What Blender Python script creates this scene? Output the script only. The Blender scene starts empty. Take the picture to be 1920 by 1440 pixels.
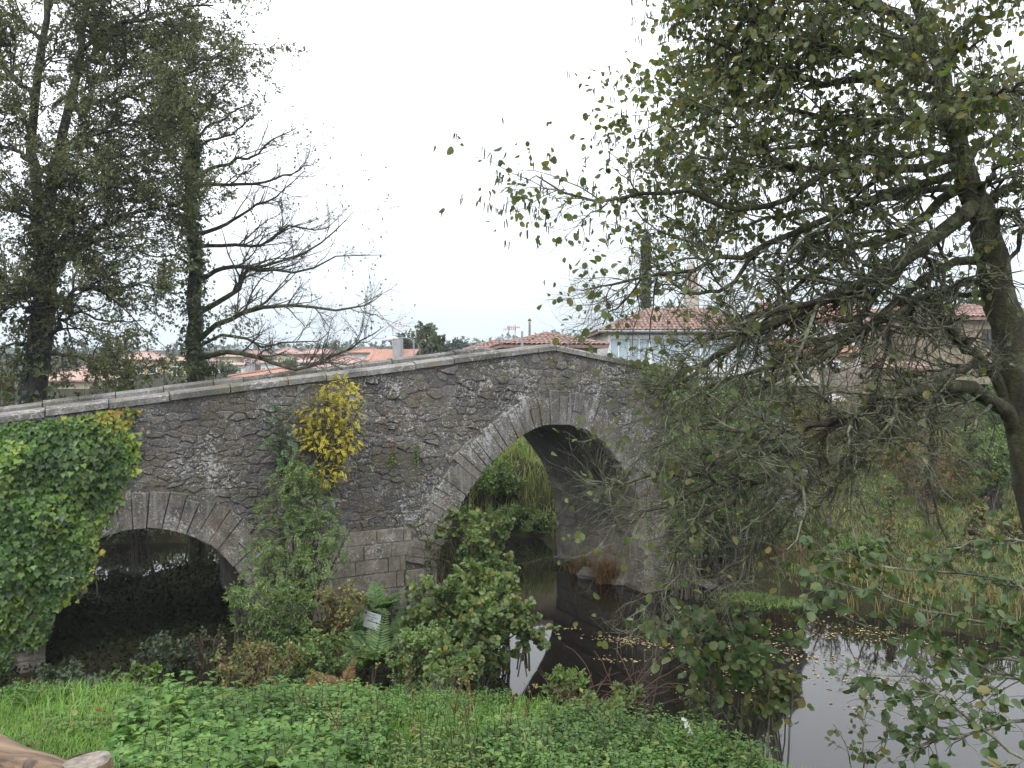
import bpy, math, random
import numpy as np
from mathutils import Vector, Matrix

R = math.radians
random.seed(7)
rng = np.random.default_rng(11)
scene = bpy.context.scene
col = scene.collection

# ------------------------------------------------------------------ camera
F = 1507.0                       # focal length in pixels of a 1920 wide frame
EYE = 6.0                        # eye height above the river
HZ = 690.0
cam_d = bpy.data.cameras.new("camera")
cam = bpy.data.objects.new("camera", cam_d)
col.objects.link(cam)
cam_d.sensor_width = 36.0
cam_d.lens = 36.0 * F / 1920.0
cam_d.shift_y = -(720.0 - HZ) / 1920.0
cam_d.clip_start = 0.05
cam_d.clip_end = 6000.0
cam.location = (0, 0, EYE)
cam.rotation_euler = (R(90), 0, 0)
scene.camera = cam

# ------------------------------------------------------------------ world: bright overcast
SUN_EL, SUN_AZ = 52.0, 205.0     # degrees, azimuth clockwise from +Y
w = bpy.data.worlds.new("World")
scene.world = w
w.use_nodes = True
nt = w.node_tree
nt.nodes.clear()
wo = nt.nodes.new("ShaderNodeOutputWorld")
bg = nt.nodes.new("ShaderNodeBackground")
sky = nt.nodes.new("ShaderNodeTexSky")
sky.sky_type = 'NISHITA'
sky.sun_disc = False
sky.sun_elevation = R(SUN_EL)
sky.sun_rotation = R(SUN_AZ)
sky.dust_density = 3.0
tc = nt.nodes.new("ShaderNodeTexCoord")
sep = nt.nodes.new("ShaderNodeSeparateXYZ")
nt.links.new(tc.outputs["Generated"], sep.inputs[0])
ramp = nt.nodes.new("ShaderNodeValToRGB")
els = ramp.color_ramp.elements
els[0].position = 0.0
els[0].color = (0.345, 0.405, 0.45, 1)
els[1].position = 1.0
els[1].color = (0.96, 1.0, 1.07, 1)
for p_, c_ in ((0.06, (0.38, 0.43, 0.465, 1)), (0.14, (0.56, 0.60, 0.64, 1)), (0.30, (0.84, 0.87, 0.91, 1))):
    e = els.new(p_)
    e.color = c_
nt.links.new(sep.outputs["Z"], ramp.inputs[0])
nz = nt.nodes.new("ShaderNodeTexNoise")
nz.inputs["Scale"].default_value = 2.2
nz.inputs["Detail"].default_value = 5
nt.links.new(tc.outputs["Generated"], nz.inputs["Vector"])
mr = nt.nodes.new("ShaderNodeMapRange")
mr.inputs["From Min"].default_value = 0.3
mr.inputs["From Max"].default_value = 0.7
mr.inputs["To Min"].default_value = 11.4
mr.inputs["To Max"].default_value = 13.4
nt.links.new(nz.outputs["Fac"], mr.inputs["Value"])
cl = nt.nodes.new("ShaderNodeVectorMath")
cl.operation = 'SCALE'
nt.links.new(ramp.outputs["Color"], cl.inputs[0])
nt.links.new(mr.outputs["Result"], cl.inputs["Scale"])
mx = nt.nodes.new("ShaderNodeMixRGB")
mx.inputs[0].default_value = 0.92      # cloud cover
nt.links.new(sky.outputs["Color"], mx.inputs[1])
nt.links.new(cl.outputs["Vector"], mx.inputs[2])
bg.inputs["Strength"].default_value = 0.1
nt.links.new(mx.outputs[0], bg.inputs["Color"])
nt.links.new(bg.outputs[0], wo.inputs["Surface"])

sun_d = bpy.data.lights.new("sun", 'SUN')
sun_d.energy = .9
sun_d.angle = R(25)
sun_d.color = (1.0, 0.98, 0.95)
sun = bpy.data.objects.new("sun", sun_d)
col.objects.link(sun)
az = R(SUN_AZ)
sdir = Vector((math.sin(az) * math.cos(R(SUN_EL)), math.cos(az) * math.cos(R(SUN_EL)), math.sin(R(SUN_EL))))
sun.rotation_euler = (-sdir).to_track_quat('-Z', 'Y').to_euler()
sun.location = sdir * 60

vs = scene.view_settings
vs.view_transform = 'Standard'
vs.look = 'None'
vs.exposure = 1.05
vs.gamma = 1.0
vs.use_curve_mapping = False
scene.render.engine = 'CYCLES'
scene.cycles.max_bounces = 6
scene.cycles.diffuse_bounces = 3
scene.cycles.glossy_bounces = 3
scene.cycles.transmission_bounces = 3
scene.cycles.use_denoising = True


# ------------------------------------------------------------------ helpers
def at(px, py, d):
    return np.array([(px - 960.0) / F * d, d, EYE + (HZ - py) / F * d])


def norm(a):
    return a / np.maximum(np.linalg.norm(a, axis=-1, keepdims=True), 1e-9)


ORIG = {}                        # world location of every thing's root


def tag(o, label=None, cat=None, group=None, kind=None):
    if label:
        o["label"] = label
    if cat:
        o["category"] = cat
    if group:
        o["group"] = group
    if kind:
        o["kind"] = kind
    return o


def thing(name, label, cat, loc=(0, 0, 0), group=None):
    o = bpy.data.objects.new(name, None)
    o.empty_display_size = 0.2
    col.objects.link(o)
    o.location = [float(c) for c in loc]
    ORIG[o] = np.array(loc, float)
    return tag(o, label, cat, group)


def org(parent):
    return ORIG.get(parent, np.zeros(3)) if parent is not None else np.zeros(3)


def mesh_np(name, V, Fs, rnd=None, smooth=False):
    """V (N,3); Fs one array (M,k) or a list of such arrays; rnd one value per face."""
    if isinstance(Fs, np.ndarray):
        Fs = [Fs]
    me = bpy.data.meshes.new(name)
    V = np.ascontiguousarray(V, dtype=np.float32)
    me.vertices.add(len(V))
    me.vertices.foreach_set("co", V.ravel())
    idx = np.concatenate([f.ravel() for f in Fs]).astype(np.int32)
    tot = np.concatenate([np.full(len(f), f.shape[1], np.int32) for f in Fs])
    st = np.concatenate([[0], np.cumsum(tot)[:-1]]).astype(np.int32)
    me.loops.add(len(idx))
    me.loops.foreach_set("vertex_index", idx)
    me.polygons.add(len(tot))
    me.polygons.foreach_set("loop_start", st)
    me.update(calc_edges=True)
    if rnd is not None:
        a = me.attributes.new("rnd", 'FLOAT', 'FACE')
        a.data.foreach_set("value", np.ascontiguousarray(rnd, dtype=np.float32))
    if smooth:
        me.polygons.foreach_set("use_smooth", np.ones(len(tot), bool))
    return me


def link(name, me, mat, parent=None, kind=None):
    o = bpy.data.objects.new(name, me)
    if mat is not None and not me.materials:
        me.materials.append(mat)
    col.objects.link(o)
    o.parent = parent
    if kind:
        o["kind"] = kind
    return o


def part(name, V, Fs, mat, parent=None, rnd=None, smooth=False, kind=None, base=None):
    """world-space vertices -> an object under parent (its root's origin is subtracted)."""
    b = base if base is not None else org(parent)
    o = link(name, mesh_np(name, np.asarray(V, float) - b, Fs, rnd, smooth), mat, parent, kind)
    ORIG[o] = b
    return o


class MB:
    """collects polygons of any size for one mesh."""
    def __init__(self):
        self.v, self.f = [], []

    def poly(self, vs, fs):
        n = len(self.v)
        self.v += [tuple(p) for p in vs]
        self.f += [tuple(i + n for i in f) for f in fs]

    def box(self, c, s, rz=0.0, taper=1.0):
        cx, cy, cz = c
        a, b, h = s[0] / 2, s[1] / 2, s[2] / 2
        co, si = math.cos(rz), math.sin(rz)
        vs = []
        for z, k in ((-h, 1.0), (h, taper)):
            for x, y in ((-a, -b), (a, -b), (a, b), (-a, b)):
                vs.append((cx + (x * co - y * si) * k, cy + (x * si + y * co) * k, cz + z))
        self.poly(vs, [(3, 2, 1, 0), (4, 5, 6, 7), (0, 1, 5, 4), (1, 2, 6, 5), (2, 3, 7, 6), (3, 0, 4, 7)])

    def tube(self, pts, rad, k=8, cap=True):
        pts = np.asarray(pts, float)
        rad = np.broadcast_to(np.asarray(rad, float), (len(pts),))
        V, Fq = tube_geo(pts[None], rad[None], k)
        n = len(self.v)
        self.v += [tuple(p) for p in V]
        self.f += [tuple(int(i) + n for i in f) for f in Fq]
        if cap:
            self.f.append(tuple(n + i for i in range(k))[::-1])
            self.f.append(tuple(n + (len(pts) - 1) * k + i for i in range(k)))

    def build(self, name, mat, parent=None, smooth=False, kind=None):
        b = org(parent)
        me = bpy.data.meshes.new(name)
        me.from_pydata([(x - b[0], y - b[1], z - b[2]) for x, y, z in self.v], [], self.f)
        me.update()
        if smooth:
            me.polygons.foreach_set("use_smooth", [True] * len(me.polygons))
        o = link(name, me, mat, parent, kind)
        ORIG[o] = b
        return o


def tube_geo(P, Rr, k):
    """P (N,m,3), Rr (N,m) -> vertices, quads"""
    N, m, _ = P.shape
    T = norm(np.gradient(P, axis=1))
    ref = np.where(np.abs(T[:, :1, 2:3]) > 0.8, np.array([1.0, 0.13, 0.0]), np.array([0.05, 0.1, 1.0]))
    U = norm(np.cross(T, np.broadcast_to(ref, T.shape)))
    W = np.cross(T, U)
    a = np.arange(k) * 2 * np.pi / k
    ring = P[:, :, None, :] + Rr[:, :, None, None] * (np.cos(a)[None, None, :, None] * U[:, :, None, :] + np.sin(a)[None, None, :, None] * W[:, :, None, :])
    V = ring.reshape(-1, 3)
    i = np.arange(N)[:, None, None] * (m * k) + np.arange(m - 1)[None, :, None] * k + np.arange(k)[None, None, :]
    j = np.arange(N)[:, None, None] * (m * k) + np.arange(m - 1)[None, :, None] * k + (np.arange(k) + 1)[None, None, :] % k
    Fq = np.stack([i, j, j + k, i + k], -1).reshape(-1, 4)
    return V, Fq


class Tubes:
    def __init__(self):
        self.items = []

    def add(self, P, Rr, k=5):
        P = np.asarray(P, float)
        Rr = np.asarray(Rr, float)
        if P.ndim == 2:
            P, Rr = P[None], Rr[None]
        if len(P):
            self.items.append((P, Rr, k))

    def build(self, name, mat, parent, kind=None):
        vs, fs, n = [], [], 0
        for P, Rr, k in self.items:
            V, Fq = tube_geo(P, Rr, k)
            vs.append(V)
            fs.append(Fq + n)
            n += len(V)
        if not vs:
            return None
        return part(name, np.concatenate(vs), np.concatenate(fs), mat, parent, smooth=True, kind=kind)


def smooth_path(pts, n):
    """Catmull-Rom through pts (m,k) -> n samples"""
    pts = np.asarray(pts, float)
    p = np.vstack([2 * pts[0] - pts[1], pts, 2 * pts[-1] - pts[-2]])
    m = len(pts) - 1
    u = np.linspace(0, m, n)
    i = np.minimum(u.astype(int), m - 1)
    t = (u - i)[:, None]
    p0, p1, p2, p3 = p[i], p[i + 1], p[i + 2], p[i + 3]
    return 0.5 * (2 * p1 + (p2 - p0) * t + (2 * p0 - 5 * p1 + 4 * p2 - p3) * t ** 2 + (3 * p1 - p0 - 3 * p2 + p3) * t ** 3)


def grow(P, D, L, Rd, nseg, wig=0.15, trop=(0, 0, 0), taper=0.3):
    P = np.asarray(P, float)
    d = norm(np.asarray(D, float))
    L = np.broadcast_to(np.asarray(L, float), (len(P),))
    Rd = np.broadcast_to(np.asarray(Rd, float), (len(P),))
    out = [P]
    tr = np.asarray(trop, float)
    for _ in range(nseg):
        d = norm(d + rng.normal(0, wig, d.shape) + tr)
        P = P + d * (L / nseg)[:, None]
        out.append(P)
    return np.stack(out, 1), Rd[:, None] * np.linspace(1, taper, nseg + 1)[None]


def sprout(P, Rr, n, lo=0.2, hi=1.0, ang=0.9, sd=0.2, flat=0.0, bias=None):
    """n children per parent (n may be float mean). returns pos, dir, radius there, parent index"""
    N, m, _ = P.shape
    cnt = rng.poisson(n, N) if np.isscalar(n) else rng.poisson(n)
    idx = np.repeat(np.arange(N), cnt)
    s = rng.uniform(lo, hi, len(idx)) * (m - 1)
    i = np.minimum(s.astype(int), m - 2)
    f = (s - i)[:, None]
    a, b = P[idx, i], P[idx, i + 1]
    pos = a + (b - a) * f
    t = norm(b - a)
    q = rng.normal(0, 1, t.shape)
    q[:, 2] *= 1 - flat
    if bias is not None:
        q = q + np.asarray(bias, float)
    q = norm(q - (q * t).sum(-1, keepdims=True) * t)
    A = rng.normal(ang, sd, len(idx))[:, None]
    d = np.cos(A) * t + np.sin(A) * q
    r = Rr[idx, i] * (1 - f[:, 0]) + Rr[idx, i + 1] * f[:, 0]
    return pos, d, r, idx


# ---- leaves -------------------------------------------------------
LEAF = {
    # vertices (across, along, lift), faces
    "quad": (np.array([[0, 0, 0], [-.5, .45, .10], [0, 1, -.05], [.5, .45, .10]]), np.array([[0, 2, 1], [0, 3, 2]])),
    "round": (np.array([[0, 0, 0], [-.34, .10, .06], [-.52, .45, .12], [-.38, .82, .05], [0, 1, -.10], [.38, .82, .05], [.52, .45, .12], [.34, .10, .06]]),
              np.array([[0, 4, 3, 2, 1], [0, 7, 6, 5, 4]])),
    "nettle": (np.array([[0, 0, 0], [-.36, .08, .05], [-.44, .32, .10], [-.20, .70, .04], [0, 1, -.16], [.20, .70, .04], [.44, .32, .10], [.36, .08, .05]]),
               np.array([[0, 4, 3, 2, 1], [0, 7, 6, 5, 4]])),
    "ivy": (np.array([[0, .12, 0], [-.34, -.04, .04], [-.58, .36, .08], [-.30, .55, .05], [0, 1, -.10], [.30, .55, .05], [.58, .36, .08], [.34, -.04, .04]]),
            np.array([[0, 4, 3, 2, 1], [0, 7, 6, 5, 4]])),
    "lance": (np.array([[0, 0, 0], [-.42, .25, .06], [-.36, .62, .05], [0, 1, -.10], [.36, .62, .05], [.42, .25, .06]]),
              np.array([[0, 3, 2, 1], [0, 5, 4, 3]])),
    "blade": (np.array([[-.5, 0, 0], [.5, 0, 0], [.38, .5, .06], [-.38, .5, .06], [0, 1, .22]]),
              None),
}


def leaf_frames(D, N):
    D = norm(D)
    X = norm(np.cross(D, N))
    return D, X, np.cross(X, D)


def leaves_geo(P, D, N, S, W, shape):
    T, K = LEAF[shape]
    D, X, Nn = leaf_frames(D, N)
    S = np.asarray(S, float)[:, None, None]
    V = P[:, None, :] + S * (T[None, :, 0:1] * W * X[:, None, :] + T[None, :, 1:2] * D[:, None, :] + T[None, :, 2:3] * Nn[:, None, :])
    off = (np.arange(len(P)) * len(T))[:, None, None]
    return V.reshape(-1, 3), (K[None] + off).reshape(-1, K.shape[1]), len(K)


_leafmesh = {}


def foliage(root, mat, P, D, N, S, W=0.7, shape="quad", ind=0, name="foliage", leaf="leaf", rnd=None):
    """one joined part; the IND leaves that show largest become parts of their own"""
    if rnd is None:
        rnd = rng.random(len(P))
    if ind:
        d = P[:, 1]
        px = 960 + F * P[:, 0] / np.maximum(d, .1)
        py = HZ - F * (P[:, 2] - EYE) / np.maximum(d, .1)
        vis = (d > .5) & (px > 10) & (px < 1910) & (py > 10) & (py < 1430)
        score = np.where(vis, S / np.maximum(d, .1), 0) * rng.uniform(.8, 1.2, len(P))
        order = np.argsort(-score)
        take = order[:ind]
        take = take[score[take] > 0]
        rest = np.setdiff1d(np.arange(len(P)), take)
        key = (shape, mat.name)
        if key not in _leafmesh:
            T, K = LEAF[shape]
            _leafmesh[key] = mesh_np("leaf_shape", T, K)
            _leafmesh[key].materials.append(mat)
        me = _leafmesh[key]
        Df, X, Nn = leaf_frames(D[take], N[take])
        b = org(root)
        for q, i in enumerate(take):
            s = float(S[i])
            o = bpy.data.objects.new(leaf, me)
            o.parent = root
            M = Matrix.Identity(4)
            for r_ in range(3):
                M[r_][0] = X[q][r_] * s * W
                M[r_][1] = Df[q][r_] * s
                M[r_][2] = Nn[q][r_] * s
                M[r_][3] = P[i][r_] - b[r_]
            o.matrix_basis = M
            col.objects.link(o)
    else:
        rest = np.arange(len(P))
    if len(rest):
        V, K, nf = leaves_geo(P[rest], D[rest], N[rest], S[rest], W, shape)
        return part(name, V, K, mat, root, rnd=np.repeat(rnd[rest], nf), kind="stuff")


def leaves_on(P, n, lo=0.1, spread=0.8, droop=0.0, up=0.6):
    """n leaves per polyline; returns pos, dir, normal"""
    N, m, _ = P.shape
    cnt = rng.poisson(n, N) if np.isscalar(n) else rng.poisson(n)
    idx = np.repeat(np.arange(N), cnt)
    s = rng.uniform(lo, 1.0, len(idx)) * (m - 1)
    i = np.minimum(s.astype(int), m - 2)
    a, b = P[idx, i], P[idx, i + 1]
    pos = a + (b - a) * (s - i)[:, None]
    t = norm(b - a)
    d = norm(t * 0.6 + spread * norm(rng.normal(0, 1, t.shape)) + np.array([0, 0, -droop]))
    nn = norm(rng.normal(0, 0.55, t.shape) + np.array([0, -0.25, up]))
    return pos, d, nn


# ------------------------------------------------------------------ materials
def mat_new(name):
    m = bpy.data.materials.new(name)
    m.use_nodes = True
    t = m.node_tree
    t.nodes.clear()
    out = t.nodes.new("ShaderNodeOutputMaterial")
    b = t.nodes.new("ShaderNodeBsdfPrincipled")
    t.links.new(b.outputs[0], out.inputs["Surface"])
    return m, t, b, out


def ramp_node(t, stops, src=None):
    r = t.nodes.new("ShaderNodeValToRGB")
    e = r.color_ramp.elements
    while len(e) < len(stops):
        e.new(0.5)
    for q, (p, c) in enumerate(stops):
        e[q].position = p
        e[q].color = (*c, 1) if len(c) == 3 else c
    if src is not None:
        t.links.new(src, r.inputs[0])
    return r


def noise_node(t, scale, detail=4, rough=.55, vec=None, dist=0.0):
    n = t.nodes.new("ShaderNodeTexNoise")
    n.inputs["Scale"].default_value = scale
    n.inputs["Detail"].default_value = detail
    n.inputs["Roughness"].default_value = rough
    n.inputs["Distortion"].default_value = dist
    if vec is not None:
        t.links.new(vec, n.inputs["Vector"])
    return n


def geo_pos(t):
    return t.nodes.new("ShaderNodeNewGeometry").outputs["Position"]


def scaled(t, vec, s):
    m = t.nodes.new("ShaderNodeMapping")
    m.inputs["Scale"].default_value = s
    t.links.new(vec, m.inputs["Vector"])
    return m.outputs[0]


def mixc(t, fac, a, b, mode='MIX'):
    n = t.nodes.new("ShaderNodeMixRGB")
    n.blend_type = mode
    for k, v in ((0, fac), (1, a), (2, b)):
        if isinstance(v, (int, float)):
            n.inputs[k].default_value = v
        elif isinstance(v, tuple):
            n.inputs[k].default_value = (*v, 1)
        else:
            t.links.new(v, n.inputs[k])
    return n.outputs[0]


def bump(t, b, h, strength=.5, dist=.02):
    n = t.nodes.new("ShaderNodeBump")
    n.inputs["Strength"].default_value = strength
    n.inputs["Distance"].default_value = dist
    t.links.new(h, n.inputs["Height"])
    t.links.new(n.outputs[0], b.inputs["Normal"])


def own_random(t):
    """per-leaf / per-stone random number: face attribute + object random, wrapped to 0..1"""
    a = t.nodes.new("ShaderNodeAttribute")
    a.attribute_name = "rnd"
    o = t.nodes.new("ShaderNodeObjectInfo")
    s = t.nodes.new("ShaderNodeMath")
    s.operation = 'ADD'
    t.links.new(a.outputs["Fac"], s.inputs[0])
    t.links.new(o.outputs["Random"], s.inputs[1])
    f = t.nodes.new("ShaderNodeMath")
    f.operation = 'FRACT'
    t.links.new(s.outputs[0], f.inputs[0])
    return f.outputs[0], a.outputs["Fac"]


def leafmat(name, stops, trans=.28, rough=.48, spec=.4, wrap=True):
    stops = [(p_, tuple(min(.6, v * 1.08) for v in c_)) for p_, c_ in stops]
    m, t, b, out = mat_new(name)
    wrapped, raw = own_random(t)
    r = ramp_node(t, stops, wrapped if wrap else raw)
    n = noise_node(t, 1.3, 3, vec=geo_pos(t))
    v = ramp_node(t, [(.3, (.62, .62, .62)), (.7, (1.25, 1.25, 1.25))], n.outputs["Fac"])
    c = mixc(t, 1.0, r.outputs[0], v.outputs[0], 'MULTIPLY')
    t.links.new(c, b.inputs["Base Color"])
    b.inputs["Roughness"].default_value = rough
    b.inputs["Specular IOR Level"].default_value = spec
    tr = t.nodes.new("ShaderNodeBsdfTranslucent")
    tc_ = mixc(t, 1.0, c, (1.3, 1.45, .7), 'MULTIPLY')
    t.links.new(tc_, tr.inputs["Color"])
    ms = t.nodes.new("ShaderNodeMixShader")
    ms.inputs[0].default_value = trans
    t.links.new(b.outputs[0], ms.inputs[1])
    t.links.new(tr.outputs[0], ms.inputs[2])
    t.links.new(ms.outputs[0], out.inputs["Surface"])
    return m


def flatmat(name, c, rough=.6, spec=.4, noise=0.0, nscale=3.0, metal=0.0):
    c = tuple(v * .80 for v in c)
    m, t, b, out = mat_new(name)
    if noise:
        n = noise_node(t, nscale, 5, .6, geo_pos(t))
        lo, hi = tuple(x * (1 - noise) for x in c), tuple(min(1, x * (1 + noise)) for x in c)
        r = ramp_node(t, [(.3, lo), (.7, hi)], n.outputs["Fac"])
        t.links.new(r.outputs[0], b.inputs["Base Color"])
    else:
        b.inputs["Base Color"].default_value = (*c, 1)
    b.inputs["Roughness"].default_value = rough
    b.inputs["Specular IOR Level"].default_value = spec
    b.inputs["Metallic"].default_value = metal
    return m


def barkmat(name, stops, scale=6.0, bs=.6, bd=.02):
    stops = [(p_, tuple(v * .85 for v in c_)) for p_, c_ in stops]
    m, t, b, out = mat_new(name)
    p = geo_pos(t)
    n = noise_node(t, scale, 6, .65, scaled(t, p, (1, 1, .45)), .4)
    r = ramp_node(t, stops, n.outputs["Fac"])
    t.links.new(r.outputs[0], b.inputs["Base Color"])
    b.inputs["Roughness"].default_value = .85
    b.inputs["Specular IOR Level"].default_value = .2
    n2 = noise_node(t, scale * 5, 4, .7, p)
    bump(t, b, n2.outputs["Fac"], bs, bd)
    return m


def stonemat(name, stops, lichen=.5, lichen_c=(.38, .375, .35), brown=(.13, .095, .06), drip=0.0, low=None, speck=.85):
    """weathered masonry: per-stone colour, mottling, white lichen, brown and black growth"""
    m, t, b, out = mat_new(name)
    wrapped, raw = own_random(t)
    p = geo_pos(t)
    base = ramp_node(t, stops, wrapped).outputs[0]
    if low:                                # quarried tan stone shows clean on the lower courses, grown over above
        sp = t.nodes.new("ShaderNodeSeparateXYZ")
        t.links.new(p, sp.inputs[0])
        nl = noise_node(t, .9, 4, .6, p)
        ad = t.nodes.new("ShaderNodeMath")
        ad.operation = 'MULTIPLY_ADD'
        t.links.new(nl.outputs["Fac"], ad.inputs[0])
        ad.inputs[1].default_value = 2.2
        t.links.new(sp.outputs["Z"], ad.inputs[2])
        fl = ramp_node(t, [(low[0], (1, 1, 1)), (low[1], (0, 0, 0))])
        dv = t.nodes.new("ShaderNodeMath")
        dv.operation = 'DIVIDE'
        t.links.new(ad.outputs[0], dv.inputs[0])
        dv.inputs[1].default_value = 10.0
        t.links.new(dv.outputs[0], fl.inputs[0])
        base = mixc(t, fl.outputs[0], base, low[2])
    n1 = noise_node(t, 9, 6, .7, p)
    v1 = ramp_node(t, [(.28, (.55, .55, .55)), (.5, (.95, .95, .95)), (.75, (1.35, 1.34, 1.32))], n1.outputs["Fac"])
    c = mixc(t, 1.0, base, v1.outputs[0], 'MULTIPLY')
    nb = noise_node(t, 1.7, 5, .65, p, .6)
    fb = ramp_node(t, [(.50, (0, 0, 0)), (.64, (.75, .75, .75))], nb.outputs["Fac"])
    c = mixc(t, fb.outputs[0], c, brown)
    nk = noise_node(t, .55, 4, .6, p, .5)
    fk = ramp_node(t, [(.47, (0, 0, 0)), (.62, (.74, .74, .74))], nk.outputs["Fac"])
    c = mixc(t, fk.outputs[0], c, (.045, .044, .046))
    c = mixc(t, 1.0, c, (1.0, .975, .94), 'MULTIPLY')
    # fine speckle of crusts, grit and dark growth, and an olive film in patches
    nf = noise_node(t, 30, 7, .78, scaled(t, p, (1, 1, 1.5)), .5)
    no = noise_node(t, 1.3, 4, .6, p, .4)
    fo = ramp_node(t, [(.48, (0, 0, 0)), (.62, (.55, .55, .55))], no.outputs["Fac"])
    c = mixc(t, fo.outputs[0], c, (.105, .10, .065))
    fd_ = ramp_node(t, [(.37, (.75, .75, .75)), (.45, (0, 0, 0))], nf.outputs["Fac"])
    c = mixc(t, fd_.outputs[0], c, (.042, .040, .038))
    fl_ = ramp_node(t, [(.555, (0, 0, 0)), (.64, (speck, speck, speck))], nf.outputs["Fac"])
    c = mixc(t, fl_.outputs[0], c, (.36, .355, .325))
    # lichen: crusts of several sizes gathered in patches
    nl1 = noise_node(t, 12, 6, .68, p, 1.4)
    nl2 = noise_node(t, 1.1, 3, .6, p)
    mm = t.nodes.new("ShaderNodeMath")
    mm.operation = 'MULTIPLY_ADD'
    t.links.new(nl2.outputs["Fac"], mm.inputs[0])
    mm.inputs[1].default_value = .55
    t.links.new(nl1.outputs["Fac"], mm.inputs[2])
    lo = 1.0 - .16 * lichen
    fl1 = ramp_node(t, [(lo - .06, (0, 0, 0)), (lo - .02, (.9, .9, .9))], mm.outputs[0])
    mm.use_clamp = False
    c = mixc(t, fl1.outputs[0], c, lichen_c)
    vo = t.nodes.new("ShaderNodeTexVoronoi")
    vo.inputs["Scale"].default_value = 19
    vo.inputs["Randomness"].default_value = 1.0
    t.links.new(p, vo.inputs["Vector"])
    fs = ramp_node(t, [(.10, (.8, .8, .8)), (.17, (0, 0, 0))], vo.outputs["Distance"])
    ns = noise_node(t, 2.3, 3, .6, p)
    fs2 = ramp_node(t, [(.44, (0, 0, 0)), (.54, (1, 1, 1))], ns.outputs["Fac"])
    c = mixc(t, mixc(t, 1.0, fs.outputs[0], fs2.outputs[0], 'MULTIPLY'), c, tuple(x * 1.05 for x in lichen_c))
    if drip:
        nd = noise_node(t, 6, 4, .6, scaled(t, p, (2.2, 2.2, .12)))
        fd = ramp_node(t, [(.52, (0, 0, 0)), (.66, (drip, drip, drip))], nd.outputs["Fac"])
        c = mixc(t, fd.outputs[0], c, (.30, .295, .28))
    t.links.new(c, b.inputs["Base Color"])
    b.inputs["Roughness"].default_value = .9
    b.inputs["Specular IOR Level"].default_value = .2
    nbp = noise_node(t, 22, 6, .72, p)
    bump(t, b, nbp.outputs["Fac"], .9, .03)
    return m


RUB = [(0, (.095, .091, .094)), (.2, (.125, .12, .12)), (.4, (.165, .158, .152)), (.55, (.105, .098, .094)), (.72, (.195, .186, .174)), (.88, (.135, .118, .10)), (1, (.10, .097, .10))]
M_RUB = stonemat("rubble stone", RUB, .52)
M_MORT = stonemat("old mortar", [(0, (.105, .10, .097)), (1, (.12, .115, .11))], .5)
M_VOUS = stonemat("arch stone", [(0, (.12, .113, .108)), (.4, (.17, .16, .148)), (.7, (.10, .096, .093)), (1, (.20, .187, .168))], .66, drip=.45, low=(.26, .44, (.27, .235, .195)))
M_ASH = stonemat("cut pier stone", [(0, (.27, .24, .20)), (.4, (.32, .29, .245)), (.7, (.24, .22, .19)), (1, (.35, .315, .265))], .55, brown=(.17, .14, .10), speck=.45)
M_COPE = stonemat("coping concrete", [(0, (.20, .197, .19)), (.35, (.29, .285, .277)), (.7, (.235, .23, .22)), (1, (.17, .165, .155))], .45, brown=(.21, .185, .14), speck=.45)
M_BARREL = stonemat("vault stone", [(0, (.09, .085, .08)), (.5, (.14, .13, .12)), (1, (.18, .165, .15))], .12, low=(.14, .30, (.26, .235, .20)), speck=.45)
M_ROAD = flatmat("road stone", (.22, .21, .19), .9, .2, .3, 4)

BARK_D = barkmat("dark bark", [(.3, (.035, .032, .029)), (.6, (.085, .08, .07)), (.8, (.15, .15, .125))])
BARK_L = barkmat("lichen bark", [(.32, (.032, .028, .022)), (.44, (.085, .082, .056)), (.56, (.20, .21, .135)), (.74, (.32, .34, .24))], 11, .8, .015)
BARK_T = barkmat("alder trunk bark", [(.28, (.032, .027, .021)), (.44, (.080, .070, .052)), (.54, (.095, .10, .045)), (.64, (.20, .20, .145)), (.72, (.075, .066, .05)), (.82, (.13, .145, .065))], 8, 1.0, .04)
BARK_G = barkmat("grey twig bark", [(.3, (.05, .043, .036)), (.6, (.12, .105, .085)), (.8, (.17, .16, .13))], 8)
BARK_M = barkmat("mossy bark", [(.30, (.025, .022, .018)), (.50, (.07, .075, .04)), (.68, (.16, .175, .10))], 6)
STEM_G = flatmat("green stem", (.075, .10, .035), .6, .3, .3, 8)
STEM_R = flatmat("bramble stem", (.12, .07, .045), .7, .3, .3, 8)

L_ALDER = leafmat("alder leaf", [(0, (.075, .098, .030)), (.3, (.105, .128, .044)), (.5, (.085, .115, .048)), (.7, (.125, .132, .044)), (.84, (.11, .10, .036)), (.94, (.19, .165, .045)), (1, (.095, .11, .038))], .42)
L_ALDER2 = leafmat("fresh alder leaf", [(0, (0.082, 0.133, 0.043)), (0.3, (0.133, 0.196, 0.066)), (0.6, (0.100, 0.156, 0.056)), (0.85, (0.187, 0.218, 0.066)), (1, (0.218, 0.172, 0.047))], .38, .42, .4)
L_BIG = leafmat("left tree leaf", [(0, (.085, .108, .048)), (.3, (.122, .138, .058)), (.55, (.094, .118, .055)), (.72, (.155, .145, .062)), (.85, (.125, .108, .055)), (1, (.105, .126, .054))], .35)
L_IVY = leafmat("ivy leaf", [(0, (.030, .066, .018)), (.35, (.06, .125, .024)), (.6, (.10, .18, .03)), (.8, (.20, .27, .04)), (.95, (.36, .33, .05)), (1, (.42, .27, .05))], .22, .42, .45, wrap=False)
L_ALDER3 = leafmat("deep green alder leaf", [(0, (.045, .080, .028)), (.35, (.075, .118, .040)), (.65, (.055, .095, .034)), (.86, (.10, .125, .04)), (1, (.135, .11, .035))], .30, .42, .35)
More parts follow.
